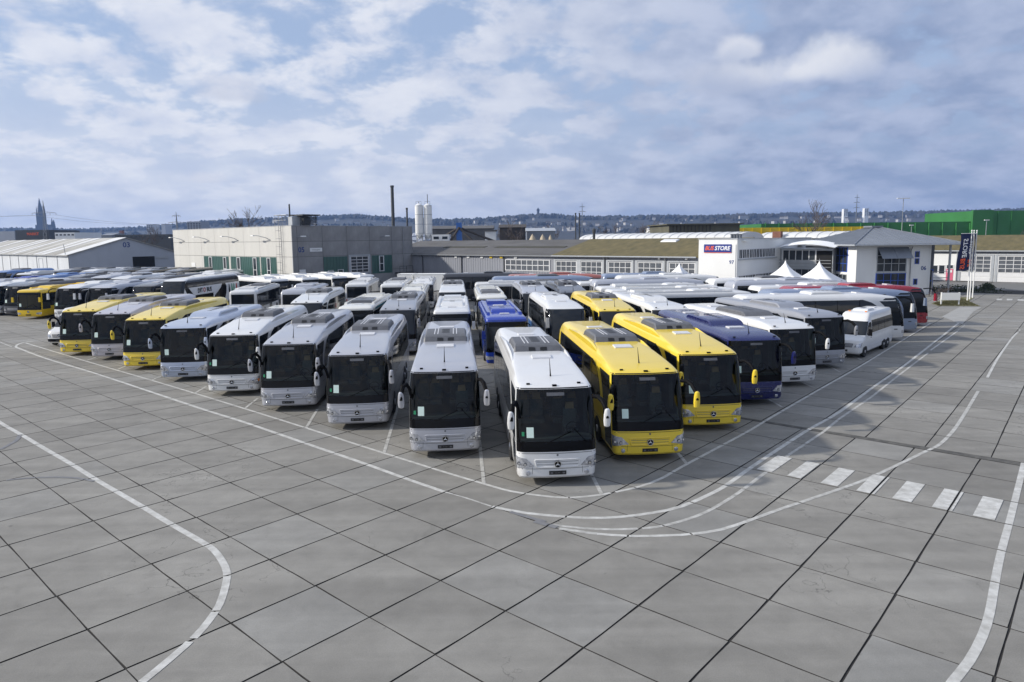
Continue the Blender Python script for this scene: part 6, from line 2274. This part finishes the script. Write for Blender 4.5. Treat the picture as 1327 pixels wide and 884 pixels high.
for px, w, hh in ((691, 6.0, 302.8), (704, 5.5, 303.2), (714, 4.5, 304.0)):
    Y = 205
    zz = zat(hh, Y, px)
    t = thing('sand_heap', {691: 'left sand heap behind the low hall roof', 704: 'middle sand heap behind the low hall roof', 714: 'right sand heap behind the low hall roof'}[px], 'heap', (at(px, Y), Y, 0), 0, 'sand heaps')
    m = MB()
    r = random.Random(px)
    rows = []
    for k in range(7):
        q = k / 6
        rows.append([(w * (1 - q) * (1 + r.uniform(-.08, .08)) * math.cos(a) * .62 + .01, w * (1 - q) * math.sin(a), zz * (1 - (1 - q) ** 1.25)) for a in [2 * math.pi * j / 16 for j in range(16)]])
    part('heap', m.grid(rows, True), BM['sand'], t)
block('white_house', 'white gabled house among bare trees in the middle distance', 842, 857, 330, zat(297.5, 330, 850), 10, 'white', roof='asblight', win=(3, 1, zat(303, 330, 850), zat(298, 330, 850)))

# left side: town edge
block('dark_store', 'dark store building with red lettering below the church spires', 27, 70, 420, zat(298.3, 420, 48), 30, 'darksteel')
o = letters('lettering', 'MARKT', 2.2, BM['orange'], bpy.data.objects['dark_store'], (0.5, -.2, zat(303.5, 420, 48)), (R(90), 0, 0), bold=.05)
block('grey_store', 'pale grey store left of the dark one', 0, 26, 430, zat(300, 430, 13), 25, 'shed')
block('white_store', 'white low building right of the dark store', 77.5, 103, 380, zat(301.5, 380, 90), 25, 'white', win=(5, 1, zat(306, 380, 90), zat(303, 380, 90)))
block('white_villa', 'white block with dark windows right of the white low building', 104, 116, 390, zat(303.0, 390, 110), 15, 'white', win=(4, 1, zat(307, 390, 110), zat(304, 390, 110)))
block('blue_roof_house', 'house with a steep blue grey roof behind the shed roof', 137, 150, 330, zat(305.0, 330, 143), 14, 'metal', roof='metal')
block('flat_hall', 'long flat dark hall behind the gabled shed', 154, 226, 300, zat(304.0, 300, 190), 30, 'darksteel', win=(12, 1, zat(308, 300, 190), zat(305, 300, 190)))
block('tower_block', 'blue grey apartment block beyond the concrete hall', 248, 266, 900, zat(287.5, 900, 257), 25, 'blue' if False else 'metal', win=(5, 4, zat(300, 900, 257), zat(289, 900, 257)))
block('small_tower_block', 'pale distant apartment block in the town at left', 196, 204, 1300, zat(291.0, 1300, 200), 25, 'shed', win=(3, 4, zat(301, 1300, 200), zat(292, 1300, 200)))
block('far_tower_block', 'pale distant apartment block right of its twin in the town', 215, 220, 1300, zat(290.5, 1300, 217), 25, 'shed')
for px, lb in ((1093, 'left of two white tower blocks on the far hill'), (1119.5, 'right of two white tower blocks on the far hill')):
    block('hill_tower_block', lb, px - 2.6, px + 2.6, 2600, zat(270.5 if px > 1100 else 271.5, 2600, px), 16, 'white', z0=40, win=(2, 6, zat(280, 2600, px), zat(271, 2600, px)))
t = thing('water_tower', 'slim dark tower on the hill crest in the middle', 'tower', (at(698.5, 3000), 3000, 0))
z0, z1 = 90, zat(271.0, 3000, 698)
part('shaft', MB().lathe([(6, z0), (5, z1 - 12), (6.5, z1 - 10), (6.5, z1 - 4), (3, z1), (.6, z1 + 4)], 12), BM['stone'], t)
block('hilltop_roof', 'orange tiled tower roof in the town at left', 160.5, 164.5, 800, zat(299, 800, 162), 4, 'brick', roof=None)

# the minster: west tower with its openwork spire, nave, two choir towers
Y = 2500
X0 = at(62, Y)
ms = thing('minster', 'dark gothic church with one tall spire and two smaller ones on the left skyline', 'church', (X0, Y, 0))
s_ = Y / 891.0


def oct_(m, prof, cx):
    return m.lathe([(r_ * s_, z) for r_, z in prof], 8, (cx * s_, 0, 0))


zz = lambda py: zat(py, Y, 60)
part('west_tower', MB().bb(-5.2 * s_, 5.2 * s_, -14, 14, 0, zz(292)).bb(-3.9 * s_, 3.9 * s_, -11, 11, zz(292.01), zz(277)), BM['stone'], ms)
part('spire', oct_(MB(), [(3.0, zz(277)), (2.6, zz(271)), (1.6, zz(266)), (.75, zz(261)), (.12, zz(257.5))], -.6), BM['stone'], ms)
for sx in (-1, 1):
    for yy in (-1, 1):
        part('pinnacle', MB().lathe([(.7 * s_, zz(278)), (.6 * s_, zz(273)), (.08 * s_, zz(268.5))], 6, (sx * 3.0 * s_, yy * 9, 0)), BM['stone'], ms)
part('nave', MB().hull([(4.5 * s_, -14, 0), (16 * s_, -14, 0), (16 * s_, 14, 0), (4.5 * s_, 14, 0)], [(4.5 * s_, -14, zz(298)), (16 * s_, -14, zz(298)), (16 * s_, 14, zz(298)), (4.5 * s_, 14, zz(298))]), BM['stone'], ms)
part('nave_roof', MB().hull([(4.5 * s_, -15, zz(298) + .1), (16 * s_, -15, zz(298) + .1), (16 * s_, 15, zz(298) + .1), (4.5 * s_, 15, zz(298) + .1)], [(4.5 * s_, -1, zz(291)), (15 * s_, -1, zz(292)), (15 * s_, 1, zz(292)), (4.5 * s_, 1, zz(291))]), BM['stone'], ms)
for dx, top in ((13.2, 283), (15.4, 285.5)):
    part('choir_tower', oct_(MB(), [(1.7, 0), (1.7, zz(294)), (1.4, zz(291)), (.7, zz(287)), (.1, zz(top))], dx), BM['stone'], ms)


def pylon(px, py, Y, w, label, arms=((.9, 1.0),), mat='steel', wires=True):
    z1 = zat(py, Y, px)
    t = thing('pylon', label, 'pylon', (at(px, Y), Y, 0), 0, 'power line pylons')
    k = max(.10, Y * .00025)
    b = w * .22
    m = MB()
    for sx in (-1, 1):
        for sy in (-1, 1):
            m.tube([(sx * b, sy * b, 0), (sx * b * .25, sy * b * .25, z1 * .75), (0, 0, z1)], k, 4)
    for i in range(9):
        za, zb_ = z1 * i / 10, z1 * (i + 1) / 10
        f = lambda z: b * (1 - .75 * min(1, z / (z1 * .75)))
        for sy in (-1, 1):
            m.tube([(-f(za), sy * f(za), za), (f(zb_), sy * f(zb_), zb_)], k * .7, 4)
            m.tube([(f(za), sy * f(za), za), (-f(zb_), sy * f(zb_), zb_)], k * .7, 4)
    part('mast', m, BM[mat], t)
    for q, ww in arms:
        a = MB().tube([(-w * ww, 0, z1 * q), (0, 0, z1 * q + w * .12), (w * ww, 0, z1 * q)], k, 4).tube([(-w * ww, 0, z1 * q), (w * ww, 0, z1 * q)], k, 4)
        for x in (-w * ww, -w * ww * .5, w * ww * .5, w * ww):
            a.tube([(x, 0, z1 * q), (x, 0, z1 * q - w * .16)], k, 4)
        part('crossarm', a, BM[mat], t)
    return z1


z1 = pylon(66, 261, 420, 7.2, 'pylon with wide arms standing before the church spires', ((.78, 1.0),), 'steel')
z2 = pylon(235, 275, 520, 6.0, 'pylon at left with one pair of arms above the concrete hall', ((.74, 1.0), (.9, .5)))
pylon(755, 264.5, 900, 6.0, 'pylon in the middle behind the two thin chimneys', ((.65, 1.0), (.8, .8), (.92, .55)))
pylon(1106.5, 253, 1500, 7.0, 'tall pylon between the two white tower blocks on the hill', ((.70, .9), (.82, .9), (.93, .7)))
for k, (dx, q) in enumerate(((-7.2, .78), (7.2, .78))):
    pts = []
    a, b = Vector((at(66, 420) + dx, 420, z1 * q - 1.2)), Vector((at(235, 520) + dx * .8, 520, z2 * .74 - 1.0))
    for i in range(13):
        t_ = i / 12
        p = a.lerp(b, t_)
        p.z -= 4 * 2.2 * t_ * (1 - t_)
        pts.append(p)
    tag(link('power_line', MB().tube(pts, .07, 4).mesh('power_line', [BM['steel']])), ('power line sagging between the two left pylons, front cable', 'power line sagging between the two left pylons, rear cable')[k], 'cable', 'power lines')
    pts = [Vector((at(66, 420) + dx - 60 * i / 4, 420 - 4 * i / 4, z1 * q - 1.2 - .6 * math.sin(math.pi * i / 4))) for i in range(5)]
    tag(link('power_line', MB().tube(pts, .07, 4).mesh('power_line', [BM['steel']])), ('power line running off the left edge, front cable', 'power line running off the left edge, rear cable')[k], 'cable', 'power lines')

# bare trees in the distance
for k, (px, Y, top, z0, seed, lb) in enumerate((
        (331, 190, 283.0, 0, 11, 'round bare tree sticking up behind the concrete hall roof'),
        (672, 245, 286, 0, 12, 'dark bare tree beside the brown timber shed'), (659, 255, 290, 0, 13, 'dark bare tree left of the timber shed'),
        (715, 300, 292, 0, 14, 'bare tree beside the two thin chimneys'), (786, 300, 293, 0, 15, 'low bare tree right of the thin chimneys'),
        (806, 290, 291, 0, 16, 'bare tree left of the white gabled house'), (838, 285, 288, 0, 17, 'bare tree beside the white gabled house'),
        (855, 275, 282.5, 0, 18, 'tall bare tree right of the white gabled house'), (1050, 240, 268.5, 0, 19, 'tall bare tree before the yellow hall'),
        (1042, 245, 275, 0, 20, 'slimmer bare tree left of the tall one before the yellow hall'), (190, 270, 298, 0, 21, 'bare tree behind the gabled shed roof, left one'),
        (205, 275, 297, 0, 22, 'bare tree behind the gabled shed roof, right one'), (1315, 200, 294, 0, 23, 'bare tree at the right edge before the green hall'))):
    h_ = zat(top, Y, px) - z0
    bare_tree('bare_tree', at(px, Y), Y, z0, h_ * 1.05, .42 if k else .5, seed, lb, 'tree', 'twig', 'bare trees in the distance', 4, .24, 5 if k else 6, .36 if k else .42, Y * (.00017 if k else .0002))

# ------------------------------------------------------------------ hills and far town
prof = [(-120, 300), (0, 299), (60, 299.5), (120, 300), (200, 297), (250, 292), (270, 290), (310, 287.3), (360, 286), (400, 284.5), (430, 283), (470, 281.5), (490, 283.5), (540, 287.0), (590, 287.5), (620, 286.5),
        (660, 283.5), (700, 281.0), (722, 281.5), (745, 284), (800, 283.5), (850, 282.5), (900, 283), (950, 281.5), (1000, 280.5), (1050, 279.3), (1100, 279), (1150, 278.2), (1200, 277.3), (1250, 276.2), (1327, 274.0), (1450, 272)]


def ridge(px):
    for (a, b), (c, d) in zip(prof, prof[1:]):
        if px <= c:
            return lerp(b, d, (px - a) / (c - a))
    return prof[-1][1]


hr_ = random.Random(5)
rows = []
NP = 330
bump = [[hr_.gauss(0, 1) for _ in range(NP + 1)] for _ in range(9)]
DIST = (1900, 2100, 2350, 2600, 2850, 3050, 3250, 3500, 3900)
FR_ = (0.0, .10, .30, .52, .74, .90, 1.0, .97, .8)


def hill_z(px, fr):
    return max(0.0, fr * zat(ridge(px), 3250, px))


for k, (Y, fr) in enumerate(zip(DIST, FR_)):
    row = []
    for i in range(NP + 1):
        px = -120 + i * 1570 / NP
        q = sum(bump[k][max(0, min(NP, i + d))] for d in (-1, 0, 1)) / 3
        row.append((at(px, Y), Y + q * 18, hill_z(px, fr) + (q * 2.2 if 0 < fr else -2)))
    rows.append(row)
link('hills', MB().grid(rows).mesh('hills', [BM['forest']], 60), kind='structure')
# woods along the crest and fields between: one rough mass of treetops
tr = MB()
for k in range(5200):
    px = hr_.uniform(-100, 1430)
    j = hr_.choice((1, 2, 3, 4, 5, 5, 5, 6, 6, 6, 6))
    Y = DIST[j] + hr_.uniform(-90, 60)
    if j < 5 and math.sin(px * .021 + j * 1.9) + .5 * math.sin(px * .063 + j) < .15:
        continue
    z = hill_z(px, FR_[j])
    w, h_ = hr_.uniform(6, 13), hr_.uniform(8, 17)
    x = at(px, Y)
    a = hr_.uniform(0, 3)
    base = [(x + w * math.cos(a + t_ * 2.09), Y + w * math.sin(a + t_ * 2.09), z - 3) for t_ in range(3)]
    mid = [(x + w * .8 * math.cos(a + .5 + t_ * 2.09), Y + w * .8 * math.sin(a + .5 + t_ * 2.09), z + h_ * .6) for t_ in range(3)]
    tr.add(base + mid + [(x, Y, z + h_)], [(0, 1, 4, 3), (1, 2, 5, 4), (2, 0, 3, 5), (3, 4, 6), (4, 5, 6), (5, 3, 6)])
link('far_woods', tr.mesh('far_woods', [BM['forest']], fix=False), kind='stuff')
tw = MB()
roofs = MB()
for k in range(150):
    px = hr_.choice((hr_.uniform(540, 1130), hr_.uniform(560, 760), hr_.uniform(640, 900), hr_.uniform(960, 1260), hr_.uniform(330, 520)))
    j = hr_.choice((1, 2, 2, 3, 3, 4))
    Y = DIST[j] + hr_.uniform(-60, 60)
    z = hill_z(px, FR_[j] + hr_.uniform(0, .08)) + 1
    w, d, h_ = hr_.uniform(4, 8.5), hr_.uniform(4, 7), hr_.uniform(5, 7.5)
    if hr_.random() < .12:
        w, h_ = w * 2.2, h_ * 1.3
    a = hr_.uniform(-.6, .6)
    x = at(px, Y)
    tw.box((x, Y, z + h_ / 2 - 2), (w * 2, d * 2, h_ + 4), a)
    roofs.box((x, Y, z + h_ + 2.0), (w * 2.1, d * 2.1, 4.0), a, .95, .05)
to = link('hillside_houses', tw.mesh('hillside_houses', [BM['pale']], fix=False), kind='stuff')
link('roofs', roofs.mesh('roofs', [BM['brown']], fix=False), to, kind='stuff')
# town roofs on the plain at the left
tw = MB()
for k in range(150):
    px = hr_.uniform(-30, 560)
    Y = hr_.uniform(900, 1700)
    x = at(px, Y)
    h_ = hr_.uniform(7, 15)
    tw.box((x, Y, h_ / 2), (hr_.uniform(10, 26), 12, h_), hr_.uniform(-.5, .5))
    tw.box((x, Y, h_ + 2), (hr_.uniform(12, 20), 12, 4), hr_.uniform(-.5, .5), .9, .05)
link('town_houses', tw.mesh('town_houses', [BM['shed']], fix=False), kind='stuff')
# scrub along the middle distance
tw = MB()
for k in range(2400):
    px = hr_.choice((hr_.uniform(700, 960), hr_.uniform(560, 1130), hr_.uniform(140, 230), hr_.uniform(970, 1330)))
    Y = hr_.uniform(330, 620)
    x, h_ = at(px, Y), hr_.uniform(3, 9.5)
    for q in range(4):
        a = hr_.uniform(-.5, .5)
        tw.add([(x + a * 4 - .12, Y, 0), (x + a * 4 + .12, Y, 0), (x + a * 8, Y + a, h_ * hr_.uniform(.6, 1))], [(0, 1, 2)])
link('scrub', tw.mesh('scrub', [BM['twig']], fix=False), kind='stuff')

# ------------------------------------------------------------------ air
hz = MB().bb(-3600, 3600, -55, 5200, -1.5, 190)
hm_ = bpy.data.materials.new('haze')
hm_.use_nodes = True
nt = hm_.node_tree
nt.nodes.clear()
o_ = nt.nodes.new('ShaderNodeOutputMaterial')
pv = nt.nodes.new('ShaderNodeVolumePrincipled')
pv.inputs['Color'].default_value = (0.36, 0.56, 1.0, 1)
pv.inputs['Density'].default_value = HAZE
pv.inputs['Anisotropy'].default_value = 0.2
nt.links.new(pv.outputs[0], o_.inputs['Volume'])
link('haze', hz.mesh('haze', [hm_]), kind='stuff')
